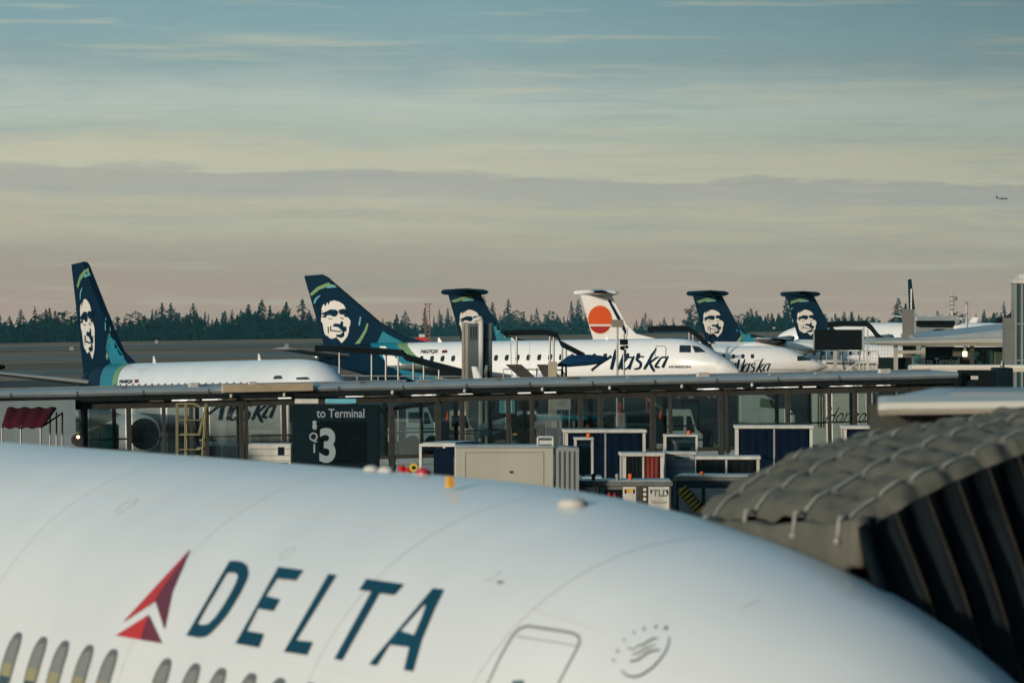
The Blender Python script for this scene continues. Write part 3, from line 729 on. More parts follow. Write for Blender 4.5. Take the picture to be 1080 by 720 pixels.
# ------------------------------------------------------------------ JET BRIDGE (bellows + cab) at right
jb = thing('jet_bridge', 'jet bridge with taupe pleated bellows docked on the near airliner, cream cab roof', 'jet bridge', (3.0, 36.0, 0))
def L3(v): return tuple(Vector(v)-Vector((3.0, 36.0, 0)))
FL, FR, RR, RL = Vector((1.12,34.5,5.70)), Vector((1.99,32.4,5.76)), Vector((3.72,33.9,6.40)), Vector((2.66,37.0,6.20))
NP = 9                                           # pleats from lip to cab
SU = (.10, .36, .66, .92)
def bsurf(t, u, off=0):
    """soft pleated hood: t from front lip to cab, u across"""
    p = FL.lerp(RL, t).lerp(FR.lerp(RR, t), u); ph = (t*NP) % 1; k = int(t*NP)
    pl = (math.sin(math.pi*ph)**1.3)*(.020+.012*math.sin(k*2.3+u*5.1)) - .018*math.exp(-(min(ph, 1-ph)/.07)**2)
    pinch = max(math.exp(-((u-q)/.03)**2) for q in SU)
    sag = -.030*math.sin(math.pi*((u*3.3+k*.17) % 1))**2
    cre = .007*math.sin(u*61+k*3+t*40)+.006*math.sin(u*23+t*97)+.006*math.sin(u*37-t*71)
    z = (.17-.08*u)*math.sin(math.pi*t**.7) + .05*math.sin(math.pi*u) + (pl+sag*.8)*(1-.25*pinch) + cre*(1-.6*pinch)
    if u > .93: z -= .10*((u-.93)/.07)**2
    d = Vector((.55, .83, 0))*(.03*math.sin(u*9+k*1.7)*math.sin(math.pi*ph))
    return p+d+Vector((0, 0, z+off))
b = MB(); rows = []; NU = 60; NT = NP*7
for i in range(NT+1): rows.append([b.bm.verts.new(L3(bsurf(i/NT*.9999, j/NU))) for j in range(NU+1)])
for a, c in zip(rows, rows[1:]):
    for j in range(NU): b.bm.faces.new((a[j], a[j+1], c[j+1], c[j]))
b.build('bellows_top', canvas, jb, True)
# side curtain facing the nose: pleated, falls and leans forward
Bo = Vector((.383, -.924, 0))
ridgeM = mat('worn brown piping', (.03,.027,.023), .8)
for side, (A0, A1), sg in (('near', (FR, RR), 1), ('far', (FL, RL), -1)):
    b = MB(); rows = []; rows_pts = []
    for i in range(NP*6+1):
        rows_pts.append([])
        t = i/(NP*6); base = A0.lerp(A1, t)+Vector((0,0,.09*math.sin(math.pi*t**.7)-.08)); tri = abs((i%6)/6-.5)*2; 
        row = []
        for j in range(15):
            v = j/14; 
            lean = Bo*(1.15*v*1.0)*(sg if sg > 0 else -.05) + Vector((1, -.25, 0))*(.12+.5*(1-t))*v*(sg if sg > 0 else 0)
            p = base + lean + Vector((0, 0, -3.6*v+.01)) + Bo*sg*(.13*tri*(.25+.75*min(1, v*6))+.02*math.sin(v*9+i)) 
            row.append(b.bm.verts.new(L3(p))); rows_pts[-1].append(L3(p+Bo*sg*.01))
        rows.append(row)
    for a, c in zip(rows, rows[1:]):
        for j in range(14): b.bm.faces.new((a[j], a[j+1], c[j+1], c[j]))
    b.build('bellows_side', blackcv, jb, True)
    if sg > 0:
        for k in range(0, NP*6+1, 6):
            pts = [(rows_pts[k][q]) for q in range(15)]
            b = MB(); b.path(pts, .011); b.build('ridge_piping', ridgeM, jb, True)
# padded front lip
def lip(P0, P1, n=24):
    b = MB(); rings = []
    for k in range(n+1):
        t = k/n; p = P0.lerp(P1, t); f = Vector((-.55, -.83, 0)); w = .02*math.sin(t*21)+.012*math.sin(t*47)
        sag = -.03*math.sin(t*math.pi)
        top, bot = .03+w*.5, -.27+w
        if t < .35: bot += .06*(1-t/.35)
        rings.append([L3(p+Vector((0,0,sag))+q) for q in (f*-.10+Vector((0,0,top)), f*.085+Vector((0,0,top-.01)), f*.10+Vector((0,0,top-.03)), f*.11+Vector((0,0,bot+.03)), f*.08+Vector((0,0,bot)), f*-.10+Vector((0,0,bot)))])
    return b.loft(rings)
lip(FL+Vector((-.08,.05,-.0)), FR+Vector((.03,-.05,0))).build('front_lip', canvas, jb, True)
b = MB(); b.loft([[L3(p+q) for q in (Vector((0,0,.03)), Vector((-.06,-.1,0)), Vector((0,-.02,-.3)))] for p in (FR+Vector((.03,-.05,-.02)), FR+Vector((.45,-1.05,-1.5)), FR+Vector((.8,-1.9,-3.4)))])
b.build('lip_side_pad', blackcv, jb, True)
# straps with loose buckle tabs
for u in SU:
    b = MB(); du = .0065; vs = []
    for i in range(NT+1):
        t = i/NT*.9999; a_, c_ = bsurf(t, u-du, .014), bsurf(t, u+du, .014); vs.append((b.bm.verts.new(L3(a_)), b.bm.verts.new(L3(c_))))
    for a, c in zip(vs, vs[1:]): b.bm.faces.new((a[0], a[1], c[1], c[0]))
    st = b.build('strap', strapM, jb, True)
    p = bsurf(0, u, .01); b = MB(); b.path([L3(p+Vector((0,0,.02))), L3(p+Vector((-.05,-.085,.02))), L3(p+Vector((-.06,-.10,-.09)))], .013); b.ball(L3(p+Vector((-.065,-.11,-.11))), .02)
    b.build('tie_loop', strapM, jb, True)
    for i in range(1, NP):
        b = MB(); q = Vector(L3(bsurf(i/NP, u, .012))); b.box(q.x-.03, q.x+.03, q.y-.03, q.y+.03, q.z-.01, q.z+.012, .004); b.build('buckle', gpuM, jb)
# cab behind the bellows
xa = (925-CX)/F*38.2
b = MB(); rings = []
for k in range(2): pass
prof = [(38.15, 6.262), (38.10, 6.30), (38.15, 6.342), (38.6, 6.348), (40.6, 6.35), (40.6, 6.26)]
def cabroof(x, tw=0, dz=0): return [L3((x+(y-38)*.062+tw, y, z+dz)) for y, z in prof]
b.loft([cabroof(xa, .0), cabroof(xa+.06, 0, .006), cabroof(xa+1.4, 0, .02), cabroof(xa+6.5, 0, .09)]); rf = b.build('cab_roof', cabcr, jb)
b = MB()
b.loft([[L3((x, y0, 6.27)), L3((x, y0, z0)), L3((x, 43, z0)), L3((x, 43, 6.27))] for x, y0, z0 in ((xa+.35, 40.7, 6.30), (xa+.75, 40.7, 6.378), (xa+6.5, 40.7, 6.40))])
b.build('roof_hump', roofM, rf)
b = MB(); b.box(*(lambda p: (p[0], p[0]+6))(L3((xa+.25,0,0))), 38.45-36, 43-36, 2.6, 6.262); b.build('cab_body', mat('dark taupe cab wall', (.07,.068,.055), .7), jb)
b = MB(); p = L3((xa+2.1, 38.42, 0)); b.box(p[0], p[0]+.5, p[1]-.012, p[1]+.02, 6.1, 6.2); b.build('amber_marker', mat('dull amber plate', (.22,.12,.03), .6), jb)
b = MB(); b.box(2.2, 2.7, 4, 4.5, 0, 2.6); b.tube((1.7, 3.9, .55), (1.7, 4.6, .55), .55, n=20); b.tube((3.2, 3.9, .55), (3.2, 4.6, .55), .55, n=20); b.build('drive_column', steel, jb)
# ------------------------------------------------------------------ COVERED WALKWAY
WA = W(-60, 0, 199); WB = W(1011, 0, 211); WA.z = WB.z = 0
wdir = (WB-WA); WL = wdir.length; wdir.normalize(); wang = math.atan2(wdir.y, wdir.x)
cw = thing('covered_walkway', 'long glazed walkway with grey flat roof running across behind the airliner', 'walkway', (WA.x, WA.y, -.25), wang)
cw.rotation_euler = (0, -.0153, wang)
wn = Vector((-wdir.y, wdir.x, 0))               # away from camera
def wx(px):                                      # metres along the walkway at photo column px
    k = (px-CX)/F; return (k*WA.y-WA.x)/(wdir.x-k*wdir.y)
b = MB(); rings = []
pr = [(0,3.94),(-.10,3.98),(-.16,4.06),(-.12,4.15),(.0,4.2),(2.2,4.24),(4.2,4.2),(4.2,3.92)]
for x in [WL*i/24 for i in range(25)]: rings.append([(x, y, z+.006*math.sin(x)) for y, z in pr])
b.loft(rings).build('roof', roofM, cw, False)
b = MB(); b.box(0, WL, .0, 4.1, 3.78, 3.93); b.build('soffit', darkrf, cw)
b = MB(); b.box(0, WL, .32, .42, 3.50, 3.775); b.build('header_beam', dsteel, cw)
posts = [94,140,177,206,222,259,264,304,417,466,492,541,566,617,638,693,712,765,771,836,880,907,922,962]
for p_ in posts:
    x = wx(p_); w_ = .05 if p_ in (177,206,264,712,771,880) else .075
    b = MB(); b.box(x-w_, x+w_, .30, .46, -.6, 3.76); b.build('post', dsteel, cw)
for p_ in (116,150,239,283,340,374,441,479,516,553,590,660,740,800,860,895,940,985):
    x = wx(p_); b = MB(); b.box(x-.06, x+.06, 3.8, 3.92, -.6, 3.76); b.build('rear_post', dsteel, cw)
xs = [wx(p_) for p_ in posts if p_ not in (206,264,712,771)]
xs = [wx(83)]+xs+[WL]
for a, c in zip(xs, xs[1:]):
    b = MB(); b.box(a+.13, c-.13, .372, .384, 1.62, 3.5); b.build('glass_panel', glass, cw)
    b = MB(); n = 5
    b.box(a+.13, c-.13, .36, .39, -.6, 1.5)
    for k in range(n): b.box(a+.13, c-.13, .30, .358, .2+k*.27, .32+k*.27)
    b.build('louvre_panel', corr, cw)
    b = MB(); b.box(a+.12, c-.12, .33, .43, 1.5, 1.62); b.build('sill', dsteel, cw)
r = random.Random(5)
for p_ in range(112, 300, 8):
    if r.random() < .6: x = wx(p_); b = MB(); b.box(x, x+r.uniform(.3, .8), .1, .16, 3.735, 3.778); b.build('light_strip', tubeM if r.random() < .5 else tubeD, cw)
for p_ in list(range(360, 960, 7)):
    if r.random() < .62: x = wx(p_); b = MB(); b.box(x, x+r.uniform(.2, .9), .1, .16, 3.735+r.uniform(0,.02), 3.778); b.build('light_strip', tubeM if r.random() < .4 else tubeD, cw)
for p_ in (244, 300, 414, 490, 572, 643, 719, 793):
    x = wx(p_); b = MB(); b.ball((x, -.2, 3.88), .065, 1, 1, 1.2); b.build('roof_lamp', panelw, cw, True)
for k in range(1, int(WL/2.4)):
    b = MB(); b.box(k*2.4, k*2.4+.05, -.172, -.15, 3.99, 4.14); b.build('gutter_joint', gpuM, cw)
b = MB(); b.path([(.5, .9, 4.27), (WL*.45, .9, 4.27), (WL*.46, 1.3, 4.27), (WL-.5, 1.3, 4.27)], .035)
b.build('roof_conduit', steel, cw)
for px_ in (132, 205, 268, 384, 446, 528, 603, 668, 742, 818, 866, 934):
    b = MB(); x = wx(px_); hgt = (.10, .16, .07)[px_ % 3]; b.box(x, x+.22+.1*(px_ % 4), .35, .6, 4.19, 4.2+hgt, .01); b.build('roof_box', (gpuM, panelw, steel)[px_ % 3], cw)
for z_ in (1.0, 2.3):
    b = MB(); b.box(0, WL, 3.80, 3.86, z_, z_+.06); b.build('rear_rail', steel, cw)
b = MB(); b.box(wx(-50), wx(80), -.15, -.05, -.3, 3.86)
for k in range(80):
    x = wx(-50)+(wx(80)-wx(-50))*k/80; b.box(x, x+.05, -.165, -.152, -.3, 3.86)
b.build('corrugated_wall', corr, cw)
b = MB(); x = wx(72); b.box(x, x+.55, -.34, -.2, 1.5, 2.2, .02); b.tube((x+.28, -.36, 2.45), (x+.28, -.2, 2.45), .2, n=14); b.build('wall_light', mat('brown fixture', (.06,.05,.05), .6), cw)
b = MB(); b.tube((x+.3, -.40, 2.55), (x+.3, -.36, 2.55), .06, n=10); b.build('lit_bulb', lampM, cw)
for k in range(4):
    b = MB(); b.box(wx(69), wx(79), -.24, -.20, 1.05+k*.23, 1.13+k*.23); b.build('warning_stripe', redcur, cw)
# tan board lying on roof front edge at px 232-330
b = MB(); b.box(wx(234), wx(330), -.30, -.17, 4.0, 4.28, .02); b.build('tan_roof_screen', mat('tan timber board', (.46,.38,.27), .7, var=.2, scale=2), cw)
# end block at px ~1012-1065
X0 = W(1014, 0, 211.5).x
eb = thing('control_cabinet', 'dark navy equipment cabinets at the right end of the walkway roof', 'cabinet', (X0, 211.5, 0))
b = MB(); b.box(0, 1.25, 0, 2, 0, 4.58, .02); b.build('cabinet_body', black, eb)
b = MB(); b.box(1.26, 1.9, -.25, 2, 0, 4.68, .03); b.build('cabinet_door', signM, eb)
b = MB(); b.box(.35, .62, -.04, -.002, 4.25, 4.38); b.build('pale_tag', panelw, eb)
b = MB(); b.tube((1.55, .3, 4.68), (1.55, .3, 4.95), .09, .05, 10); b.build('vent_cap', steel, eb, True)
# ------------------------------------------------------------------ sign
Y = 176; s = sc(Y)
sg = thing('gate_sign', 'dark gate sign reading to Terminal with a large grey 3', 'sign', ((308-CX)/s, Y, 0))
wS = 92/s; zt = H-(426.5-HY)/s
b = MB(); b.box(0, wS, 0, .5, .6, zt, .02); b.build('sign_box', signM, sg)
b = MB(); b.box(.35, .5, .15, .3, 0, .62); b.box(wS-.5, wS-.35, .15, .3, 0, .62); b.build('sign_legs', steel, sg)
b = MB(); b.box(28/s, 78/s, -.03, -.004, H-(488-HY)/s, H-(444-HY)/s, .01); b.build('dark_screen', mat('switched off screen', (.004,.007,.009), .25), sg)
def sgx(px): return (px-308)/s
def sgz(py): return H-(py-HY)/s
flat_text('sign_lettering', 'to Terminal', sg, signtx, sgx(334), sgz(440), -.006, 9.2/s, .81, .012)
flat_text('sign_number', '3', sg, signtx, sgx(335.5), sgz(486), -.05, 34/s, .84, .03)
flat_text('sign_small_letter', 'Q', sg, signtx, sgx(325.8), sgz(464.5), -.05, 8.6/s, .95, .02)
flat_text('sign_small_number', '1', sg, signtx, sgx(328.3), sgz(477), -.05, 9/s, 1, .02)
b = MB(); b.ball((sgx(332), -.04, sgz(445.6)), .07, sy=.3); b.box(sgx(329.6), sgx(334.4), -.06, -.03, sgz(452), sgz(447.6), .01); b.box(sgx(330.4), sgx(333.6), -.06, -.03, sgz(453), sgz(452.2)); b.build('person_pictogram', signtx, sg)
b = MB(); b.box(sgx(311), sgx(336), -.02, .3, sgz(425.6), sgz(420.5), .02); b.build('white_panel', panelw, sg)  # plain white panel above the sign, no emission
b = MB(); b.box(sgx(343), sgx(376), -.02, .3, sgz(425.4), sgz(420.5), .02); b.build('blue_strip', mat('sky blue strip', (.12,.42,.52), .4), sg)
# ------------------------------------------------------------------ BAGGAGE CARTS & GROUND UNITS
def cart(label, px0, px1, ytop, h, m=navycur, yaw=0, split=None, half=None, depth=1.7, group='covered baggage carts'):
    s = (ytop-HY)/(H-h); Y = F/s; w = (px1-px0)/s
    r = thing('baggage_cart', label, 'baggage cart', ((px0-CX)/s, Y, 0), yaw, group)
    b = MB(); b.box(-.05, w+.05, -.08, depth+.08, h-.11, h, .025); b.build('roof', offwh, r)
    b = MB()
    for x in (0, w-.1): 
        for y in (0, depth-.1): b.box(x, x+.1, y, y+.1, .45, h-.11)
    b.box(0, w, 0, .08, .42, .52); b.box(0, w, depth-.08, depth, .42, .52); b.build('frame', offwh, r)
    b = MB(); b.box(0, w, 0, depth, .36, .419); b.tube((w, depth/2, .4), (w+1.1, depth/2, .32), .04); b.build('chassis', steel, r)
    n = 2
    for k in range(n):
        x0 = .12+(w-.24)/n*k; x1 = .12+(w-.24)/n*(k+1)-.03
        mm = m
        if half and k in half: mm = half[k]
        b = MB(); N = 22; rows = []
        for z in [.53+(h-.66)*q/6 for q in range(7)]:
            rows.append([b.bm.verts.new((x0+(x1-x0)*i/N, .05+.010*math.sin(i*1.1+k*2)*(1+.9*math.sin(z*3+i*.7)), z)) for i in range(N+1)])
        for a, c in zip(rows, rows[1:]):
            for i in range(N): b.bm.faces.new((a[i], a[i+1], c[i+1], c[i]))
        b.build('curtain', mm, r, True)
    b = MB(); b.box(w/2-.03, w/2+.03, -.0, .04, .5, h-.11); b.build('centre_post', offwh if m is not navycur else steel, r)
    b = MB(); b.box(.05, w-.05, depth-.12, depth-.09, .5, h-.12); b.build('rear_curtain', m, r)
    b = MB(); b.box(.03, .06, .12, depth-.12, .5, h-.12); b.box(w-.06, w-.03, .12, depth-.12, .5, h-.12); b.build('end_panel', greypan, r)
    for x in (.4, w-.4):
        for y in (.15, depth-.3):
            b = MB(); b.tube((x, y, .22), (x, y+.15, .22), .22, n=16); b.build('wheel', rubber, r)
    return r
cart('tall navy curtained baggage cart behind the cream box truck', 596, 681, 453, 2.72, depth=1.7, yaw=.03)
cart('navy curtained baggage cart left of the jet bridge bellows', 776, 857, 448.5, 2.85, yaw=-.02)
cart('navy curtained cart half hidden behind the bellows below the cab roof', 890, 960, 449, 2.85, yaw=0)
cart('low cart with one dark and one faded red curtain in front of the white tug', 657, 700, 477.5, 2.3, m=black, half={1: redcur}, yaw=.04)
cart('low white framed cart with dark curtains beside the bellows', 731, 801, 481, 1.95, m=black, yaw=-.03)
cart('low cart with dark red curtains near the pale yellow steps', 206, 262, 467, 1.9, m=black, half={1: redcur}, yaw=.05)
# open frame cart px 438-480
s = 31.0; Y = F/s
oc = thing('open_frame_cart', 'white framed cart with blue grey top at the left end of the cream truck', 'baggage cart', ((442-CX)/s, Y, 0), -.25, 'covered baggage carts')
b = MB(); b.box(0, 1.35, 0, 3.2, 2.2, 2.3, .02); b.build('roof', offwh, oc)
b = MB(); b.box(.1, 1.25, .1, 3.1, 2.303, 2.34); b.build('top_plate', gputop, oc)
b = MB(); 
for x in (0, 1.26): 
    for y in (0, 3.1): b.box(x, x+.09, y, y+.09, 0.3, 2.2)
b.build('frame', offwh, oc)
b = MB(); b.box(.5, 1.2, .05, .08, .4, 2.15); b.build('curtain', navycur, oc)
b = MB(); b.box(1.22, 1.25, .1, 3.1, .4, 2.15)
for k in range(9): b.box(1.24, 1.30, .1, 3.1, .5+k*.18, .53+k*.18)
b.build('slatted_side', greypan, oc)
b = MB(); 
for y in (.4, 2.7): b.tube((-.05, y, .25), (1.35, y, .25), .25, n=16)
b.build('wheel', rubber, oc)
# cream box truck
s = 37.0; Y = F/s; h = H-(472-HY)/s
bt = thing('box_truck', 'cream box truck with grey rear end parked in front of the glazed walkway', 'truck', ((480-CX)/s, Y, 0), 0)
w = 104/s
b = MB(); b.box(0, w, 0, 2.0, .75, h, .03); b.build('cargo_box', cream, bt)
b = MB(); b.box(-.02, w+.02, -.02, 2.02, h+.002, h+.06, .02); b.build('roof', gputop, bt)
b = MB(); b.box(.28, .30, -.012, -.002, .8, h-.15); b.box(.28, w-.28, -.012, -.002, h-.14, h-.12); b.box(w-.3, w-.28, -.012, -.002, .8, h-.15); b.build('panel_seam', mat('seam brown', (.25,.22,.18), .7), bt)  # thin brown seam lines on the cargo box
b = MB(); b.box(1.55, 1.65, -.03, -.004, h-.72, h-.66); b.build('latch', dsteel, bt)
b = MB(); b.prism([(w+.03,.8),(w+.03,h-.02),(w+.2,h+.04),(w+.72,h-.02),(w+.72,.8)], 1.9, 'y', .1); b.build('rear_body', greypan, bt)
b = MB(); 
for k in range(4): x = w+.14+k*.14; b.box(x, x+.03, .06, .098, .9, h-.1)
b.build('body_ribs', gpuM, bt)
b = MB(); b.box(.3, w+.8, .3, 1.7, .5, .74); b.build('chassis', black, bt)
for x in (.6, w+.2):
    b = MB(); b.tube((x, .0, .42), (x, 2.0, .42), .42, n=20); b.build('wheel', rubber, bt)
b = MB(); b.box(w-.45, w-.05, .2, .7, h+.1, h+.2); b.tube((w-.45,.2,h+.03), (w-.45,.2,h+.3), .03); b.tube((w-.02,.2,h+.03), (w-.02,.2,h+.3), .03); b.tube((w-.45,.2,h+.3), (w-.02,.2,h+.3), .03); b.build('roof_rack', offwh, bt)
# white louvred low cart and clutter between the carts
s = 32.8; Y = F/s
wl = thing('louvred_cart', 'low white louvred cart directly below the framed windscreen of the tow tractor', 'baggage cart', ((702-CX)/s, Y, 0), 0)
h = H-(479-HY)/s; w = 31/s
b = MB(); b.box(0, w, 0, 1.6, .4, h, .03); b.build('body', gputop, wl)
b = MB()
for k in range(6): b.box(.04, w-.04, -.02, -.003, h-.22-k*.2, h-.19-k*.2)
b.build('louvres', greyln, wl)
b = MB(); b.box(-.06, w+.06, -.06, 1.66, h, h+.07, .02); b.build('roof', offwh, wl)
b = MB(); b.box(.3, .75, -.03, -.003, h-.13, h-.07); b.build('label_plate', inkM, wl)
for x in (.2, w-.2): b = MB(); b.tube((x, 0, .22), (x, 1.5, .22), .22, n=16); b.build('wheel', rubber, wl)
def trolley(label, px, Y, n, seed, wlen=2.6):
    s = sc(Y); r = thing('luggage_trolley', label, 'luggage trolley', ((px-CX)/s, Y, 0), 0, 'open luggage trolleys'); q = random.Random(seed)
    b = MB(); b.box(0, wlen, 0, 1.4, .5, .6); b.tube((wlen, .7, .5), (wlen+.9, .7, .35), .03); b.build('deck', steel, r)
    b = MB()
    for x in (0, wlen-.05): b.path([(x, .05, .6), (x, .05, 1.8), (x, 1.35, 1.8), (x, 1.35, .6)], .03)
    b.build('end_rail', offwh, r)
    for x in (.3, wlen-.3):
        for y in (.0, 1.2): b = MB(); b.tube((x, y, .24), (x, y+.16, .24), .24, n=14); b.build('wheel', rubber, r)
    x = .1; cols = [signM, brown, teal, redcur, gpuM, panelw, deltab]
    while x < wlen-.5 and n > 0:
        w_ = q.uniform(.35, .6); z = .6
        for k in range(q.choice([1, 2, 2, 3])):
            h_ = q.uniform(.22, .36); bag = thing('suitcase', q.choice(['dark', 'worn', 'scuffed', 'plain'])+' suitcase lying on the luggage trolley '+label.split(' trolley ')[-1], 'suitcase', ((px-CX)/s+x, Y+.2, z), 0, 'suitcases '+label.split(' trolley ')[-1])
            b = MB(); b.box(0, w_, 0, q.uniform(.6, .9), 0, h_, .04); b.build('shell', q.choice(cols), bag)
            b = MB(); b.tube((w_*.3, -.03, h_*.5), (w_*.7, -.03, h_*.5), .015); b.build('handle', black, bag); z += h_+.004
        x += w_+.05; n -= 1
trolley('luggage trolley behind the glass just right of the gate sign', 421, 232, 4, 1)
trolley('luggage trolley behind the glass left of the notice board', 540, 238, 5, 2)
trolley('luggage trolley behind the glass below the barrier frame', 655, 228, 4, 3)
trolley('luggage trolley in front of the walkway beside the tow tractor', 741, 196, 5, 4, 2.0)
# tug cab beside the truck
def tug(label, px0, px1, ytop, h, white_=True):
    s = (ytop-HY)/(H-h); Y = F/s; w = (px1-px0)/s
    r = thing('tow_tractor', label, 'tow tractor', ((px0-CX)/s, Y, 0), 0, 'cabbed tow tractors')
    b = MB(); b.box(-.3, w+.3, 0, 2.6, .35, h*.55, .05); b.build('body', offwh, r)
    b = MB()
    for x in (0, w-.07):
        for y in (.3, 1.7): b.box(x, x+.07, y, y+.07, h*.55, h)
    b.box(-.02, w+.02, .25, 1.8, h, h+.07, .02); b.build('cab_frame', offwh, r)
    b = MB(); b.box(.075, w-.075, .33, .345, h*.55+.05, h-.03); b.build('windscreen', cabglass, r)
    b = MB(); b.box(.075, w-.075, 1.73, 1.75, h*.55+.05, h-.03); b.build('rear_glass', cabglass, r)
    b = MB(); b.box(.3, w-.3, 1.0, 1.4, h*.5, h*.78, .05); b.build('seat', black, r)
    b = MB(); b.tube((w*.75, .8, h+.07), (w*.75, .8, h+.2), .08, .06, 12); b.build('beacon', oran, r, True)
    for x in (0, w):
        for y in (.4, 2.1): b = MB(); b.tube((x-.1, y, .35), (x+.1, y, .35), .35, n=18); b.build('wheel', rubber, r)
    return r
tug('white tow tractor with framed windscreen between the navy carts', 701, 736, 460.5, 2.35)
tug('tow tractor with dark cab window touching the grey end of the cream truck', 606, 626, 464, 2.65)
# ground power units
def gpu(label, px0, px1, ytop, h, yaw, text=True):
    s = (ytop-HY)/(H-h); Y = F/s; w = (px1-px0)/s
    r = thing('ground_power_unit', label, 'power unit', ((px0-CX)/s, Y, 0), yaw, 'ground power units')
    b = MB(); b.box(0, w, 0, 2.1, .4, h-.14, .02); b.build('housing', gpuM, r)
    b = MB(); b.box(-.05, w+.05, -.05, 2.15, h-.14, h, .02); b.build('top_edge', gpuM, r)
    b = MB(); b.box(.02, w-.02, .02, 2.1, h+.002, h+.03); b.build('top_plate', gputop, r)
    b = MB(); b.box(.2, w-.2, .2, 1.9, .25, .39); b.tube((w, 1, .35), (w+.9, 1, .3), .04); b.build('chassis', black, r)
    for x in (.5, w-.5):
        for y in (-.02, 1.9): b = MB(); b.tube((x, y, .3), (x, y+.2, .3), .3, n=18); b.build('wheel', rubber, r)
    return r, s, w
g1, s1, w1 = gpu('grey ground power unit with white panels and an orange beacon, nearest to the airliner', 603, 708, 507.5, 1.95, 0)
def gx(px): return (px-603)/s1
def gzz(py): return H-(py-HY)/s1
for a, c, y0, y1 in ((606,631,511,545),(657,671,513,545),(684,706,513,546)):
    b = MB(); b.box(gx(a), gx(c), -.03, -.003, gzz(y1), gzz(y0), .008); b.build('access_panel', panelw, g1)
    b = MB(); b.box(gx(a)+.05, gx(a)+.09, -.05, -.031, gzz(y0+7), gzz(y0+3)); b.box(gx(c)-.09, gx(c)-.05, -.05, -.031, gzz(y0+7), gzz(y0+3)); b.build('panel_hinge', black, g1)
b = MB(); b.box(gx(632), gx(656.4), -.01, -.003, gzz(545), gzz(516)); b.build('control_recess', black, g1)
b = MB(); b.box(gx(633), gx(638), -.05, -.012, gzz(524), gzz(516), .01); b.build('teal_box', teal, g1)
b = MB(); b.box(gx(672), gx(683.4), -.01, -.003, gzz(545), gzz(513)); b.build('meter_panel', dsteel, g1)
b = MB()
for py in (516, 521, 526): b.tube((gx(680), -.03, gzz(py)), (gx(680), -.012, gzz(py)), .05, n=12)
b.build('gauge', panelw, g1)
b = MB(); b.box(gx(641), gx(643), -.03, -.012, gzz(530), gzz(519)); b.box(gx(647), gx(649), -.03, -.012, gzz(532), gzz(520)); b.build('lever', redp, g1)
flat_text('maker_lettering', 'TLD', g1, inkM, gx(688.5), gzz(523), -.034, 6.8/s1, .95, .03)
flat_text('script_lettering', 'Horizon', g1, mat('rust script', (.16,.10,.07), .6), gx(686.5), gzz(531), -.034, 4/s1, .85, 0, .35)
b = MB(); b.box(gx(658.5), gx(669), -.034, -.031, gzz(519.5), gzz(515.5)); b.build('amber_label', mat('amber label', (.6,.33,.08), .6), g1)
for nm, px_, m_ in (('warning_lamp', 665, oran), ('exhaust_cap', 651, steel), ('vent_knob', 626, brown)):
    b = MB(); b.tube((gx(px_), .3, 1.95), (gx(px_), .3, 2.07), .06, .05, 12); b.ball((gx(px_), .3, 2.1), .07); b.build(nm, m_, g1, True)
g2, s2, w2 = gpu('dark navy sided power unit with coiled yellow hose beside the bellows', 712, 790, 502, 1.95, -.12)
b = MB(); b.box(0.02, w2-.02, -.02, -.003, .45, 1.8); b.build('side_cladding', mat('dark navy cladding', (.015,.03,.045), .5, var=.3), g2)
b = MB(); b.box(.12, .8, -.04, -.021, .6, 1.6, .01); b.build('access_panel', greypan, g2)
b = MB(); b.box(.9, 1.8, -.04, -.021, .6, 1.6, .01); b.build('access_panel', greypan, g2)
b = MB()
for k in range(9): 
    p0 = Vector((.25+k*.085, -.2, 1.55-k*.10)); d = Vector((.07, 0, .09)).normalized()*.17
    b.tube(tuple(p0-Vector((.035,0,-.04))), tuple(p0+Vector((.035,0,-.04))), .17, n=14)
b.build('coiled_hose', tyel, g2, True)
b = MB(); b.tube((w2*.35, .4, 1.98), (w2*.35, .4, 2.08), .06, .05, 10); b.build('warning_lamp', oran, g2, True)
g3, s3, w3 = gpu('dark ground power unit half hidden below the cream box truck', 553, 612, 502.5, 1.9, .0)
b = MB(); b.box(.02, w3-.02, -.02, -.003, .45, 1.75); b.build('side_cladding', MATS['dark navy cladding'], g3)
b = MB(); b.box(.25, .95, -.045, -.021, .7, 1.62, .01); b.build('access_panel', greypan, g3)
flat_text('maker_lettering', 'TLD', g3, inkM, .3, 1.42, -.048, .2, .95, .03)
b = MB(); b.box(1.3, 1.6, -.045, -.021, .7, 1.62, .01); b.build('access_panel', greypan, g3)
b = MB(); b.tube((1.4, .5, 1.93), (1.4, .5, 2.05), .05, .05, 10); b.build('vent_knob', brown, g3, True)
g4, s4, w4 = gpu('low grey unit with orange lamp at left end of the power units', 534, 551, 501.5, 1.92, 0)
b = MB(); b.tube((.3, .3, 1.95), (.3, .3, 2.08), .07, .06, 12); b.build('warning_lamp', oran, g4, True)
b = MB(); b.box(.03, w4-.03, -.03, -.003, .8, 1.7, .01); b.build('access_panel', panelw, g4)
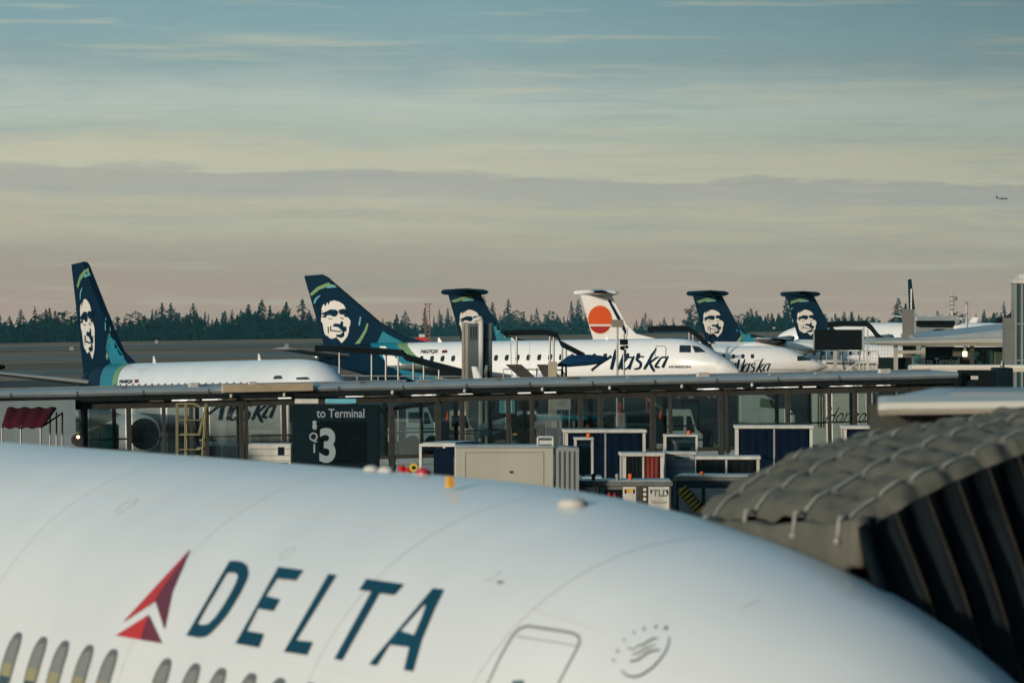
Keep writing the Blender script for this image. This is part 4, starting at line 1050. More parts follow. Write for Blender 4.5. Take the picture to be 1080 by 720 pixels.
# white cart left of sign
s = 32.5; Y = F/s
wc = thing('service_cart', 'white louvred service cart left of the dark gate sign', 'service cart', ((262-CX)/s, Y, 0), 0)
h = H-(468-HY)/s; w = 45/s
b = MB(); b.box(0, w, 0, 1.5, .35, h, .03); b.build('body', offwh, wc)
b = MB(); 
for z in (h-.17, h-.38, h-.55): b.box(.02, w-.02, -.02, -.003, z, z+.02)
b.build('body_seam', greyln, wc)
b = MB(); b.box(31/s, 37/s, -.04, -.003, h-.36, h-.1); b.build('dark_hatch', signM, wc)
b = MB(); b.box(.1, w-.1, -.05, -.022, h-.72, h-.6, .02); b.build('grille', black, wc)
b = MB(); b.box(w+.04, w+.15, 0, 1.5, .3, h, .02); b.build('end_post', offwh, wc)
for x in (.3, w-.3): b = MB(); b.tube((x, 0, .25), (x, 1.4, .25), .25, n=16); b.build('wheel', rubber, wc)
# red cap with yellow ring fire bottle by px 427
s = 35.0; Y = F/s
fb = thing('fire_bottle_cart', 'red extinguisher cart with yellow ring just above the airliner roof', 'extinguisher cart', ((427-CX)/s, Y, 0), 0)
z = H-(498-HY)/s
b = MB(); b.tube((-.1, 0, .3), (-.1, 0, z+.2), .1, n=14); b.tube((.1, 0, .3), (.1, 0, z+.15), .1, n=14); b.build('red_bottle', redp, fb, True)
b = MB(); b.tube((.26, -.1, z+.15), (.26, -.04, z+.15), .13, n=20); b.build('yellow_disc', yellow, fb)
b = MB(); b.tube((.26, -.13, z+.15), (.26, -.105, z+.15), .05, n=14); b.build('hub', black, fb)
b = MB(); b.box(-.3, .4, 0, .5, .2, .3); b.tube((-.35, .2, .2), (-.3, .2, .2), .2, n=16); b.tube((.4, .2, .2), (.45, .2, .2), .2, n=16); b.box(.22, .3, -.03, .03, .3, z+.1); b.build('trolley', steel, fb)
# maroon canopy cart far left
s = 34.0; Y = F/s
mc = thing('canopied_cart', 'cart with maroon canvas canopy on thin posts in front of the blue grey wall', 'canopy cart', ((2-CX)/s, Y, 0), 0)
zt = H-(430-HY)/s; zb = H-(451-HY)/s; w = 44/s
b = MB(); N = 16; R = []
for (x0, x1, y, z) in ((.05, w+.25, 1.3, zt-.1), (.1, w+.35, .75, zt), (.0, w+.05, .05, zb+.12), (-.02, w-.08, .0, zb)):
    R.append([b.bm.verts.new((x0+(x1-x0)*i/N, y, z+.03*math.sin(i*1.4))) for i in range(N+1)])
for a, c in zip(R, R[1:]):
    for i in range(N): b.bm.faces.new((a[i], a[i+1], c[i+1], c[i]))
o = b.build('canopy', maroon, mc, True); o.modifiers.new('s', 'SOLIDIFY').thickness = .03
b = MB()
for x in (.0, w*.45, w-.1): b.tube((x, .05, .3), (x, .05, zb+.05), .03)
for x in (w+.1, w+.3, w+.48): b.tube((x, 1.2, .3), (x, 1.2, zt-.15), .025)
b.tube((w-.1, .05, zb), (w+.45, 1.2, zt-.2), .025); b.build('canopy_frame', steel, mc)
b = MB(); b.box(0, w, 0, 1.3, .3, 1.45, .05); b.build('cart_body', dsteel, mc)
b = MB(); r = random.Random(2)
for k in range(9): b.ball((.2+k*.13, .1, 1.62+r.uniform(-.1,.15)), r.uniform(.1,.2), 1.2)
b.box(w-.5, w-.1, .1, .5, 1.45, 2.15, .05); b.build('stacked_gear', brown, mc)
for x in (.3, w-.3): b = MB(); b.tube((x, 0, .28), (x, 1.3, .28), .28, n=16); b.build('wheel', rubber, mc)
# yellow passenger steps
s = 31.0; Y = F/s
ys = thing('boarding_steps', 'pale yellow wheeled steps beside the first jet behind the glass', 'steps', ((186-CX)/s, Y, 0), 0)
b = MB(); zt = 3.65
for y in (0, .9):
    b.path([(0, y, .3), (0, y, zt), (.55, y, zt), (.75, y, zt-.1)], .024)
    b.path([(.1, y, 2.6), (.75, y, 2.6), (1.0, y, zt)], .026); b.path([(.75, y, .3), (1.0, y, zt)], .03); b.path([(.3, y, .3), (.3, y, zt)], .03)
for k in range(6): b.tube((0, 0, .6+k*.5), (.0, .9, .6+k*.5), .025); b.tube((0, 0, .6+k*.5), (.8, 0, .6+k*.5), .02)
b.build('handrail', palyel, ys)
b = MB()
for k in range(8): b.box(.15+k*.09, .33+k*.09, 0, .9, .5+k*.27, .55+k*.27)
b.build('treads', palyel, ys)
b = MB(); b.box(-.1, 1.1, 0, .9, .25, .34); b.tube((0, -.05, .2), (0, .95, .2), .2, n=16); b.tube((1, -.05, .2), (1, .95, .2), .2, n=16); b.build('wheeled_base', black, ys)
# ------------------------------------------------------------------ BOARDING RAMP CANOPIES behind walkway
def ramp(label, pts, Y, th, posts, depth=2.2, awn=None, group='dark roofed boarding ramps'):
    """pts: photo px outline of the canopy's top line; built at distance Y"""
    P = [W(x, y, Y) for x, y in pts]; O = Vector((P[0].x, Y, 0))
    r = thing('boarding_ramp', label, 'boarding ramp', tuple(O), 0, group)
    b = MB(); rings = []
    for p in P:
        q = p-O; rings.append([(q.x, -.2, q.z-th), (q.x, -.25, q.z-.05), (q.x, 0, q.z), (q.x, depth, q.z+.03), (q.x, depth, q.z-th)])
    b.loft(rings).build('canopy', black, r)
    for x, y in posts:
        q = W(x, y, Y)-O; b = MB(); b.tube((q.x, .1, 0), (q.x, .1, q.z), .055); b.build('post', steel, r)
    b = MB()
    q0 = P[-2]-O; q1 = P[-1]-O
    b.loft([[(q.x, .1, zz), (q.x, depth-.2, zz), (q.x, depth-.2, zz-.15), (q.x, .1, zz-.15)] for q, zz in ((P[0]-O, 2.5), (q0, 2.4), (q1, .7))]); b.build('walk_deck', dsteel, r)
    for xx in (q0.x*.5, q0.x, (q0.x+q1.x)/2):
        b = MB(); b.box(xx-.08, xx+.08, .1, depth-.2, 0, .7); b.build('deck_support', steel, r)
    b = MB(); b.path([(0, .1, 3.4), (q0.x, .1, 3.35), (q1.x, .1, 1.7)], .035)
    for k in range(8): t = k/7; a = Vector((0,.1,3.4)).lerp(Vector((q0.x,.1,3.35)), t); b.tube((a.x, .1, 2.4), (a.x, .1, a.z), .025)
    b.build('handrail', steel, r)
    return r, O
ramp('black roofed ramp under the second tail fin, sloping down toward the lift tower', [(332,364.5),(360,364.5),(424,369.5),(428,374),(455,381.5),(488,390),(508,396)], 292, .30, [(358,370),(392,372),(407,374),(420,376),(436,380),(447,382),(463,386)])
rB, OB = ramp('black roofed ramp in front of the white fuselage, sloping down toward the big script name', [(531,348.5),(552,347.8),(575,347.5),(588,351),(592,360),(617,373)], 322, .30, [(580,354),(584,355),(593,360),(597,363),(545,352)], 1.8)
b = MB(); rings = []
for px_, t0, t1 in ((588,384,386.5),(600,375,387),(620,374,385.5),(634,375,383.5),(642,377,379)):
    p0 = W(px_, t0, 321)-OB; p1 = W(px_, t1, 321)-OB; rings.append([(p0.x, -.5, p1.z), (p0.x, -.6, (p0.z+p1.z)/2), (p0.x, -.4, p0.z), (p0.x, .6, p0.z), (p0.x, .6, p1.z)])
b.loft(rings).build('navy_awning', mat('navy awning fabric', (.006,.03,.08), .5, var=.2), rB, True)
for px0, px1 in ((533,560),(566,582)):
    b = MB(); p0 = W(px0, 384, 322)-OB; p1 = W(px1, 396, 322)-OB
    b.prism([(p0.x, p0.z), (p0.x+.9, p0.z), (p1.x+.6, p1.z-.4), (p1.x-.3, p1.z-.4)], .2, 'y', -.9); b.build('stair_flight', brown, rB)
b = MB(); p0 = W(578, 381, 322)-OB; b.box(p0.x, p0.x+.5, -1.2, -.9, 0, p0.z, .02); b.build('beige_post', mat('beige steel', (.36,.33,.24), .6, streak=True), rB)
ramp('black roofed ramp behind the cockpit of the HORIZON jet', [(684,344.5),(700,343.5),(726,343.8),(735,350),(748,362),(760,378)], 430, .42, [(727,350),(731,352)], 2.0)
ramp('black roofed ramp above the dark board at right', [(872,340),(890,338.5),(915,338.8),(920,343),(926,351),(932,356)], 450, .42, [(911,345),(915,347)], 2.0)
ramp('black roofed ramp far right beyond the terminal roof', [(1052,335.5),(1066,334),(1078,334),(1086,338),(1096,345)], 500, .45, [(1059,340),(1072,340)], 2.0)
# lift tower
s = 22.0; Y = F/s
lt = thing('lift_tower', 'tall grey lift tower with white pipe in front of the white fuselage', 'tower', ((487-CX)/s, Y, 0), 0)
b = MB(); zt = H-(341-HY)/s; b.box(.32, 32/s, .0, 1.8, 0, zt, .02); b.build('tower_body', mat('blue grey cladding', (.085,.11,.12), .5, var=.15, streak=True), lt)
b = MB(); b.box(0, .318, -.03, 1.8, 0, zt+.02); b.box(.0, .12, -.06, -.031, 0, zt); b.build('painted_lit_side', mat('painted sunlit cladding', (.30,.28,.24), .6), lt)  # sunlight on the tower's narrow side painted in as a paler colour
b = MB()
for k in range(3): b.box(.42+k*.12, .46+k*.12, -.03, -.003, zt-.7, zt-.15)
b.box(.32, 32/s, -.02, -.003, zt-.78, zt-.75); b.build('vent_grille', black, lt)
b = MB(); x = 20.5/s; b.tube((x, -.25, 0), (x, -.25, zt+.2), .13, n=14); b.ball((x-.08, -.25, zt+.22), .17, 1.2, 1, .8); b.tube((x-.1,-.25,zt+.22),(x-.35,-.25,zt+.15),.1); b.build('white_pipe', offwh, lt, True)
x = 26.5/s; b = MB(); b.tube((x, -.5, 0), (x, -.5, H-(395-HY)/s), .09); b.tube((x, -.5, H-(395-HY)/s), (x, -.5, H-(385-HY)/s), .16, .06, 12); b.build('vent_cone', offwh, lt, True)
# small sign on post in front of orange disc tail
s = 23.5; Y = F/s
ps = thing('blank_sign', 'blank tan sign on a white pole in front of the orange disc tail', 'sign', ((651-CX)/s, Y, 0), 0)
b = MB(); z1 = H-(337-HY)/s; z0 = H-(345-HY)/s; b.box(-6/s, 6.5/s, -.04, .04, z0, z1, .01); b.build('sign_board', mat('tan grey board', (.20,.19,.15), .6), ps)
b = MB(); b.tube((0, .06, 0), (0, .06, z0), .055); b.build('pole', offwh, ps)
s = 19.5; cm = thing('camera_mast', 'slim mast with cameras right of the blank tan sign', 'mast', ((658-CX)/s, F/s, 0), 0)
b = MB(); b.tube((0,0,0),(0,0,H-(352-HY)/s),.05); b.path([(0,0,H-(360-HY)/s),(.15,0,H-(354-HY)/s),(.2,0,H-(345-HY)/s)], .04); b.build('pole', steel, cm)
b = MB(); z = H-(360-HY)/s; b.box(-.22, .22, -.15, .15, z-.18, z+.12, .03); b.ball((-.1, -.1, z-.35), .12); b.ball((.15, -.1, z-.3), .1); b.build('camera_cluster', black, cm, True)
# black board on pole at right
s = 22.5; Y = F/s
bb = thing('display_board', 'large black display board on a cream pole in front of the rightmost T tail', 'display board', ((859-CX)/s, Y, 0), 0)
z1 = H-(347.5-HY)/s; z0 = H-(369-HY)/s
b = MB(); b.box(0, 50/s, 0, .3, z0, z1, .02); b.build('board', black, bb)
b = MB(); b.box(-.05, .0, -.02, .32, z0, z1); b.box(50/s, 50/s+.07, -.02, .32, z0-.02, z1+.03); b.build('edge_trim', steel, bb)
b = MB(); b.box(20/s, 24/s, .08, .25, 0, z0); b.build('pole', cream, bb)
# clutter of equipment below the board (belt loader + lattice rails)
s = 20.5; Y = F/s
bl = thing('belt_loader', 'dark belt loader with white rails parked below the black display board', 'belt loader', ((872-CX)/s, Y, 0), 0)
b = MB(); b.box(0, 2.4, 0, 1.6, .5, 2.3, .1); b.build('body', black, bl)
b = MB(); b.prism([(-.3,2.4),(1.6,3.6),(2.6,3.6),(2.6,3.35),(1.6,3.3),(-.2,2.1)], .9, 'y', .3); b.build('conveyor', dsteel, bl)
b = MB(); b.path([(-.2,.2,2.8),(1.6,.2,4.05),(2.9,.2,4.05)], .05)
for k in range(7): x = -.1+k*.45; z_ = 2.8+min(1.25, max(0, (x+.2)*.69)); b.tube((x,.2,z_-.5),(x,.2,z_),.035)
b.build('guard_rail', offwh, bl)
b = MB(); b.box(.6, 2.2, -.1, .1, 2.65, 2.85, .04); b.build('white_bumper', panelw, bl)
for x in (.4, 2.0): b = MB(); b.tube((x,-.1,.45),(x,1.7,.45),.45,n=18); b.build('wheel', rubber, bl)
lf = thing('mesh_fence', 'white mesh fence panel between the display board and the right terminal', 'fence', ((912-CX)/s, Y+4, 0), 0)
b = MB()
for k in range(15): b.box(k*.16, k*.16+.02, 0, .02, 2.2, 4.9)
for k in range(14): b.box(0, 2.3, 0.021, .04, 2.25+k*.2, 2.27+k*.2)
b.build('mesh', offwh, lf)
b = MB(); b.box(-.06, .0, -.05, .05, 0, 5.0); b.box(2.3, 2.36, -.05, .05, 0, 5.0); b.build('fence_post', steel, lf)
# ------------------------------------------------------------------ RIGHT TERMINAL
s = 22.0; Y = F/s
tr = thing('terminal_canopy', 'low terminal with thin curved pale roof and warm lamp at the right', 'building', ((918-CX)/s, Y, 0), 0)
def tx(px): return (px-918)/s
def tz(py): return H-(py-HY)/s
b = MB(); rings = []
for px_, y0, y1 in ((918,361.5,362.5),(926,359.5,364),(945,359,364.5),(985,358.5,364.5),(1030,357,365),(1090,356,366),(1200,354,368)):
    rings.append([(tx(px_), 0, tz(y1)), (tx(px_), -.15, (tz(y0)+tz(y1))/2), (tx(px_), 0, tz(y0)), (tx(px_), 8, tz(y0)+.1), (tx(px_), 8, tz(y1))])
b.loft(rings).build('roof', mat('warm grey roof edge', (.42,.40,.34), .4, var=.1), tr, False)
b = MB(); rings = []
for px_, y0 in ((968,353),(1000,350.5),(1030,347.5),(1068,343),(1090,342),(1200,340)):
    rings.append([(tx(px_), 2.0, tz(358)), (tx(px_), 2.0, tz(y0+4)), (tx(px_), 5, tz(y0)), (tx(px_), 12, tz(y0)), (tx(px_), 12, tz(358))])
b.loft(rings).build('upper_roof', roofM, tr)
b = MB(); b.box(tx(1008), tx(1200), 1.5, 8, 0, tz(366)-.05); b.build('wall', mat('dark olive wall', (.10,.10,.075), .7), tr)  # wall in one even dark olive
for a, c in ((1030,1040),(1042,1050),(1053,1070),(1074,1084)):
    b = MB(); b.box(tx(a), tx(c), 1.44, 1.497, tz(385), tz(369)); b.build('window', tealgl if a != 1053 else mat('dull green window', (.05,.075,.05), .3), tr)
for px_ in (945.5, 974.5, 1026):
    b = MB(); b.box(tx(px_)-.1, tx(px_)+.1, .4, .6, 0, tz(364)); b.build('post', cream if px_ < 1000 else dsteel, tr)
b = MB(); b.box(tx(947.5), tx(973.5), .42, .55, tz(373), tz(369.5)); b.build('cross_beam', cream, tr)
b = MB(); b.box(tx(928), tx(963), .9, 1.1, 0, tz(377)); b.build('dark_barrier', mat('dark green screen', (.012,.02,.022), .6), tr)
b = MB(); b.box(tx(965), tx(973), .8, 1.0, tz(384), tz(374)); b.build('teal_panel', mat('muted teal board', (.08,.22,.22), .5), tr)
b = MB(); b.box(tx(975.7), tx(1017), .5, .8, 0, tz(376)); b.build('sign_box', signM, tr)
flat_text('sign_lettering', 'to Terminal', tr, panelw, tx(978), tz(384), .49, 6.4/s, .80, .012)
b = MB(); b.box(tx(976), tx(1012), 3.0, 3.2, 0, tz(366)); b.build('inner_wall', mat('dim red brown interior', (.05,.025,.02), .7), tr)
b = MB(); b.box(tx(1016), tx(1020.5), .2, .5, tz(376), tz(370.5), .02); b.build('lit_lamp', lampM, tr)
b = MB(); b.box(tx(1017), tx(1019.5), .3, .4, tz(370.4), tz(365)); b.build('lamp_bracket', steel, tr)
sl = thing('cream_canopy', 'flat cream canopy edge right above the end of the walkway roof', 'canopy', (W(962,0,232).x, 232, 0))
s_ = sc(232); b = MB(); zt = H-(385-HY)/s_; rings = []
for px_, e in ((962,.04),(965,.0),(1085,0),(1180,0)): rings.append([((px_-962)/s_, 0, zt-.27+e), ((px_-962)/s_, -.06, zt-.12), ((px_-962)/s_, 0, zt-e), ((px_-962)/s_, 2.4, zt-e), ((px_-962)/s_, 2.4, zt-.27+e)])
b.loft(rings).build('canopy_slab', cabcr, sl)
for k in (1, 4, 7): b = MB(); b.box(k, k+.12, 1, 1.12, 0, zt-.27); b.build('post', dsteel, sl)
# grey mast pillar px 952-966, right glass tower
s = 21.5; gp = thing('grey_pillar', 'tapered grey concrete pillar standing on the right terminal roof', 'pillar', ((952-CX)/s, F/s, 0), 0)
b = MB(); z1 = H-(326-HY)/s; z0 = H-(358-HY)/s; b.prism([(0.12,0),(0,z1),(.55,z1),(.55,0)], .5, 'y', 0); b.build('shaft', mat('taupe concrete', (.16,.15,.14), .8), gp)
b = MB(); b.box(.56, .66, .0, .45, 0, z1); b.build('corner_trim', roofM, gp)
b = MB(); b.tube((.45,.2,z1),(.45,.2,z1+1.0),.06); b.build('mast', steel, gp)
s = 24.0; gt = thing('glass_tower', 'green glazed lift tower with white cap cut by the right edge', 'tower', ((1070-CX)/s, F/s, 0), 0)
z1 = H-(299-HY)/s
b = MB(); b.box(.06, 2.6, .05, 2.4, 0, z1); b.build('glass_core', tealgl, gt)
b = MB()
for x in (0, .28, 1.3, 2.55): b.box(x, x+.1, 0, .1, 0, z1)
for z in (z1-1.8, z1-3.4, z1-5): b.box(.1, 2.6, 0.012, .09, z, z+.06)
b.build('frame', greypan, gt)
b = MB(); b.box(-.06, 2.8, -.1, 2.5, z1, z1+.2, .03); b.box(.2, 2.8, 0, 2.3, z1+.2, z1+.42, .03); b.build('cap', offwh, gt)
b = MB(); b.box(-.4, .0, .2, 1.5, 0, H-(335-HY)/s); b.build('side_wing', mat('mid grey wall', (.15,.155,.15), .6), gt)
# light masts
def mast(label, px, ytop, ybase, Y, head):
    s = sc(Y); r = thing('light_mast', label, 'mast', ((px-CX)/s, Y, 0), 0, 'light masts beyond the right terminal')
    z1 = H-(ytop-HY)/s; b = MB(); b.tube((0,0,0),(0,0,z1),.11,.07,10); b.build('pole', offwh, r, True)
    b = MB()
    if head == 'lattice':
        for k in range(4): b.box(-.18+.0, .18, -.1, .1, z1-.3-k*.28, z1-.18-k*.28)
        b.ball((.2, 0, z1-.35), .13)
    else: b.box(-.1, .1, -.1, .1, z1, z1+.2); b.tube((0,0,z1-1.0),(-.7,0,z1-1.4),.05); b.ball((-.6,0,z1-1.15),.22,1.3); b.tube((-.2,0,z1-1.0),(.05,0,z1-.5),.08)
    b.build('lamp_head', greypan, r)
mast('tall thin mast with small ladder head beyond the right terminal', 1004.5, 309, 351, 380, 'lattice')
mast('shorter white mast with angled lamp arm beyond the right terminal', 1019.5, 321, 349, 380, 'arm')
# small roof shed by px 965-1008 y333-350
s = 17.0; sh = thing('arched_shelter', 'pale roofed shelter with dark arch right of the grey pillar', 'shelter', ((966-CX)/s, F/s, 0), 0)
b = MB(); z1 = H-(333.5-HY)/s; b.box(0, 42/s, 0, 3, z1-.28, z1, .03); b.build('roof', roofM, sh)
b = MB(); b.box(.0, 42/s, .5, 2.6, z1-.6, z1-.285); b.build('fascia', black, sh)
b = MB(); b.box(.1, 42/s-.1, 1, 2.5, 0, z1-.6); b.build('wall', greypan, sh)
b = MB(); b.prism([(.9,z1-1.75),(.9,z1-1.2),(1.05,z1-.9),(1.35,z1-.78),(1.8,z1-.78),(2.05,z1-.95),(2.15,z1-1.2),(2.15,z1-1.75)], .03, 'y', .96); b.build('arch_opening', black, sh)
# right side parked wings / far clutter: white service van & tents
# ------------------------------------------------------------------ things seen through the glass
def van():
    s = 24.5; r = thing('delivery_van', 'pale green white van seen through the walkway glass, nose right', 'van', ((786-CX)/s, F/s, 0), 0)
    b = MB(); z = lambda py: H-(py-HY)/s; x = lambda px: (px-786)/s
    b.prism([(x(780),z(444)),(x(780),z(416)),(x(806),z(416)),(x(814),z(420)),(x(824),z(430)),(x(836),z(433)),(x(839),z(438)),(x(839),z(447)),(x(780),z(447))], 1.8, 'y', 0)
    o = b.build('body', vanM, r); m = o.modifiers.new('b', 'BEVEL'); m.width = .06; m.segments = 2
    b = MB(); b.prism([(x(801),z(429)),(x(802),z(419.5)),(x(809),z(420.5)),(x(813),z(430))], .03, 'y', -.034); b.build('side_window', mat('green tinted window', (.08,.16,.09), .1), r)
    b = MB(); b.prism([(x(813.6),z(430)),(x(810),z(420.5)),(x(814),z(421.5)),(x(824),z(431))], .03, 'y', -.034); b.build('quarter_window', winM, r)
    b = MB(); b.box(x(800), x(800.4), -.01, -.003, z(446), z(430)); b.box(x(814), x(814.4), -.01, -.003, z(446), z(431)); b.box(x(794), x(798), -.03, -.003, z(433), z(432)); b.build('door_seam', greyln, r)
    b = MB(); b.box(x(828), x(838), -.02, -.003, z(437), z(435)); b.build('headlight', cabglass, r)
    for px_ in (790, 828): b = MB(); b.tube((x(px_), -.02, .36), (x(px_), 1.82, .36), .36, n=18); b.build('wheel', rubber, r)
    b = MB(); b.box(x(782), x(838), .1, 1.7, .3, z(447)); b.build('sill', black, r)
van()
s = 24.8; ht = thing('service_truck', 'white box truck lettered Horizon seen through the walkway glass', 'truck', ((858-CX)/s, F/s, 0), 0)
z = lambda py: H-(py-HY)/s; x = lambda px: (px-858)/s
b = MB(); b.box(0, x(921), 0, 2.3, .8, z(415), .04); b.build('cargo_box', mat('white van box', (.62,.65,.58), .5, var=.06), ht)
flat_text('name_lettering', 'Horizon', ht, black, x(868), z(446), -.01, 17/s, .62, -.005, .45)
b = MB(); b.path([(x(863),-.15,z(450)),(x(863),-.15,z(417)),(x(865),-.15,z(413))], .03); b.path([(x(866),-.15,z(450)),(x(866),-.15,z(417)),(x(862),-.15,z(412))], .03); b.build('ladder_rail', dsteel, ht)
b = MB(); b.box(.2, 2.3, .2, 2, .5, .79); b.build('chassis', black, ht)
for px_ in (868, 912): b = MB(); b.tube((x(px_), 0, .42), (x(px_), 2.3, .42), .42, n=18); b.build('wheel', rubber, ht)
b = MB(); b.box(x(872), x(916), 2.6, 2.9, z(415.5), z(411)); b.build('orange_roof_bar', mat('dull orange board', (.22,.06,.03), .7), ht)
# banner
s = 24.0; bn = thing('slanted_banner', 'pale blue slanted banner lettered in script behind the walkway glass', 'banner', ((505-CX)/s, F/s, 0), 0)
z = lambda py: H-(py-HY)/s; x = lambda px: (px-505)/s
b = MB(); b.prism([(x(505),z(448)),(x(537),z(439)),(x(538),z(452)),(x(505),z(462))], .06, 'y', 0); b.build('banner_board', blueban, bn)
b = MB()
bm_sh = alaska(lambda p: (x(509.5+(p[0]-624)*.33), z(457+(p[1]-390.5)*.38-(p[0]-624)*.095)), .38/s)
bm = bmesh.new()
for sp in bm_sh:
    try: bm.faces.new([bm.verts.new((p[0], -.012, p[1])) for p in sp[0]])
    except Exception: pass
me = bpy.data.meshes.new('script_lettering'); bm.to_mesh(me); bm.free(); me.materials.append(inkM); o = bpy.data.objects.new('script_lettering', me); C.objects.link(o); o.parent = bn
b = MB(); b.box(x(507), x(508.5), .07, .12, 0, z(461)); b.box(x(534), x(535.5), .07, .12, 0, z(453)); b.build('banner_leg', steel, bn)
# notice board
s = 25.5; nb = thing('notice_board', 'white notice board hung behind the walkway glass', 'notice board', ((583-CX)/s, F/s, 0), 0)
z = lambda py: H-(py-HY)/s; x = lambda px: (px-583)/s
b = MB(); b.box(0, x(602), 0, .05, z(432), z(415), .01); b.build('board', panelw, nb)
b = MB(); 
for py in (419, 423, 426): b.box(x(586), x(598), -.02, -.004, z(py+1), z(py)); 
b.build('printed_lines', greyln, nb)
b = MB(); b.box(x(579), x(581), 0, .1, 0, z(410)); b.box(x(600), x(601), .06, .1, 0, z(432)); b.build('post', panelw, nb)
# orange barrier frame
s = 22.5; ob = thing('barrier_frame', 'orange post barrier with white base behind the walkway glass', 'barrier', ((652-CX)/s, F/s, 0), 0)
z = lambda py: H-(py-HY)/s; x = lambda px: (px-652)/s
b = MB(); b.box(0, x(655), 0, .12, .3, z(424)); b.box(x(686), x(688.5), 0, .12, .3, z(424)); b.build('orange_post', mat('coral red post', (.6,.08,.05), .6), ob)
b = MB(); b.box(0, x(689), -.1, .3, z(450), z(446.5), .02); b.build('white_base', panelw, ob)
b = MB(); b.box(x(655.5), x(685.5), .05, .1, z(446), z(432)); b.build('grey_panel', gpuM, ob)
b = MB(); b.box(.1, .3, .05, .15, 0, .3); b.box(1.4, 1.55, .05, .15, 0, z(450)); b.build('foot', steel, ob)
b = MB(); b.tube((x(682.5),-.06,z(416)),(x(682.5),.0,z(416)),.12,n=16); b.tube((x(682.5),.03,0),(x(682.5),.03,z(416)),.03); b.build('round_marker', redp, ob)
# cone
def cone(label, px, py, Y):
    s = sc(Y); X = (px-CX)/s; r = thing('traffic_cone', label, 'traffic cone', (X, Y, 0))
    b = MB(); b.tube((0,0,.04),(0,0,.6),.14,.03,16); b.build('cone_body', oran, r, True)
    b = MB(); b.box(-.25,.25,-.25,.25,0,.04); b.build('cone_base', black, r)
cone('orange traffic cone on the apron behind the glass left of the slanted banner', 472, 444, 345)
cone('orange traffic cone right of the barrier frame behind the glass', 697, 440, 350)
cone('orange traffic cone near the service truck', 846, 450, 300)
# dark ground vehicles / equipment silhouettes behind glass
def dark_unit(label, px0, px1, ytop, Y, m, dm, kind):
    s = sc(Y); r = thing('apron_tractor', label, 'tractor', ((px0-CX)/s, Y, 0), 0, 'dark apron tractors behind the glass')
    w = (px1-px0)/s; zt = H-(ytop-HY)/s
    b = MB(); b.box(0, w, 0, 2.2, .45, zt*.55, .08); b.build('body', m, r)
    b = MB(); b.box(w*.1, w*.6, .1, 2.1, zt*.55, zt, .06); b.build('cab', m, r)
    b = MB(); b.box(w*.15, w*.55, .07, .098, zt*.62, zt*.92); b.build('side_window', dm, r)
    b = MB(); b.box(w*.65, w*.95, .0, .05, zt*.3, zt*.45); b.build('side_panel', panelw, r)
    b = MB(); b.box(-.1, w+.1, -.04, .0, .5, .6); b.build('bumper', yellow if kind else panelw, r)
    for x in (w*.2, w*.8): b = MB(); b.tube((x, -.06, .42), (x, 2.26, .42), .42, n=18); b.build('wheel', rubber, r)
for a in (('dark tractor left of the barrier frame behind the glass', 604, 640, 420, 262, black, tealgl, 1), ('dark blue tractor behind the second glass bay right of the gate sign', 424, 462, 424, 290, signM, cabglass, 0),
          ('black tractor between the slanted banner and the van', 716, 752, 421, 250, black, tealgl, 1), ('dark tractor with teal window behind the third glass bay right of the sign', 520, 562, 415, 285, black, ltblue, 1),
          ('grey tractor under the first jet behind the glass left of the gate sign', 216, 250, 432, 240, gpuM, teal, 1), ('dark tug beside the engine of the first jet', 100, 136, 448, 225, black, tealgl, 0)):
    dark_unit(*a)
def pale_unit(label, px0, px1, ytop, Y, m):  # pale shapes added to brighten the glass, like the reflections in it
    s = sc(Y); r = thing('added_pale_van', label, 'van', ((px0-CX)/s, Y, 0), 0, 'pale van shapes added to brighten the glass')
    w = (px1-px0)/s; zt = H-(ytop-HY)/s
    b = MB(); b.prism([(0,.45),(0,zt),(w*.68,zt),(w*.84,zt*.68),(w,zt*.6),(w,.45)], 1.8, 'y', 0); b.build('body', m, r)
    b = MB(); b.prism([(w*.56,zt*.62),(w*.56,zt*.9),(w*.67,zt*.9),(w*.79,zt*.64)], .02, 'y', -.023); b.build('side_window', winM, r)
    b = MB(); b.box(w*.08, w*.48, -.02, -.003, zt*.66, zt*.9); b.build('rear_glass', cabglass, r)
    b = MB(); b.box(0, w, -.03, -.003, zt*.5, zt*.53); b.build('side_stripe', deltab, r)
    for x in (w*.2, w*.82): b = MB(); b.tube((x, -.04, .36), (x, 1.84, .36), .36, n=18); b.build('wheel', rubber, r)
pale_unit('pale van shape added to brighten the glass right of the gate sign', 428, 462, 430, 275, blueban)
pale_unit('pale van shape added to brighten the glass left of the slanted banner', 474, 500, 433, 262, panelw)
pale_unit('pale van shape added to brighten the glass right of the orange barrier frame', 702, 741, 432, 240, vanM)
pale_unit('pale van shape added to brighten the glass left of the notice board', 545, 576, 434, 300, vanM)
# teal pipe bundle strip px 568-640 y437-443
s = 24.0; tp = thing('hydrant_pipe', 'teal blue pipe on stands behind the walkway glass', 'pipe', ((568-CX)/s, F/s, 0), 0)
b = MB(); z = H-(440-HY)/s; b.tube((0,0,z),(2.9,0,z-.05),.13,n=14); b.build('pipe', teal, tp, True)
b = MB(); 
for x in (.3,1.5,2.6): b.box(x,x+.08,-.05,.05,0,z-.1)
b.build('stand', steel, tp)
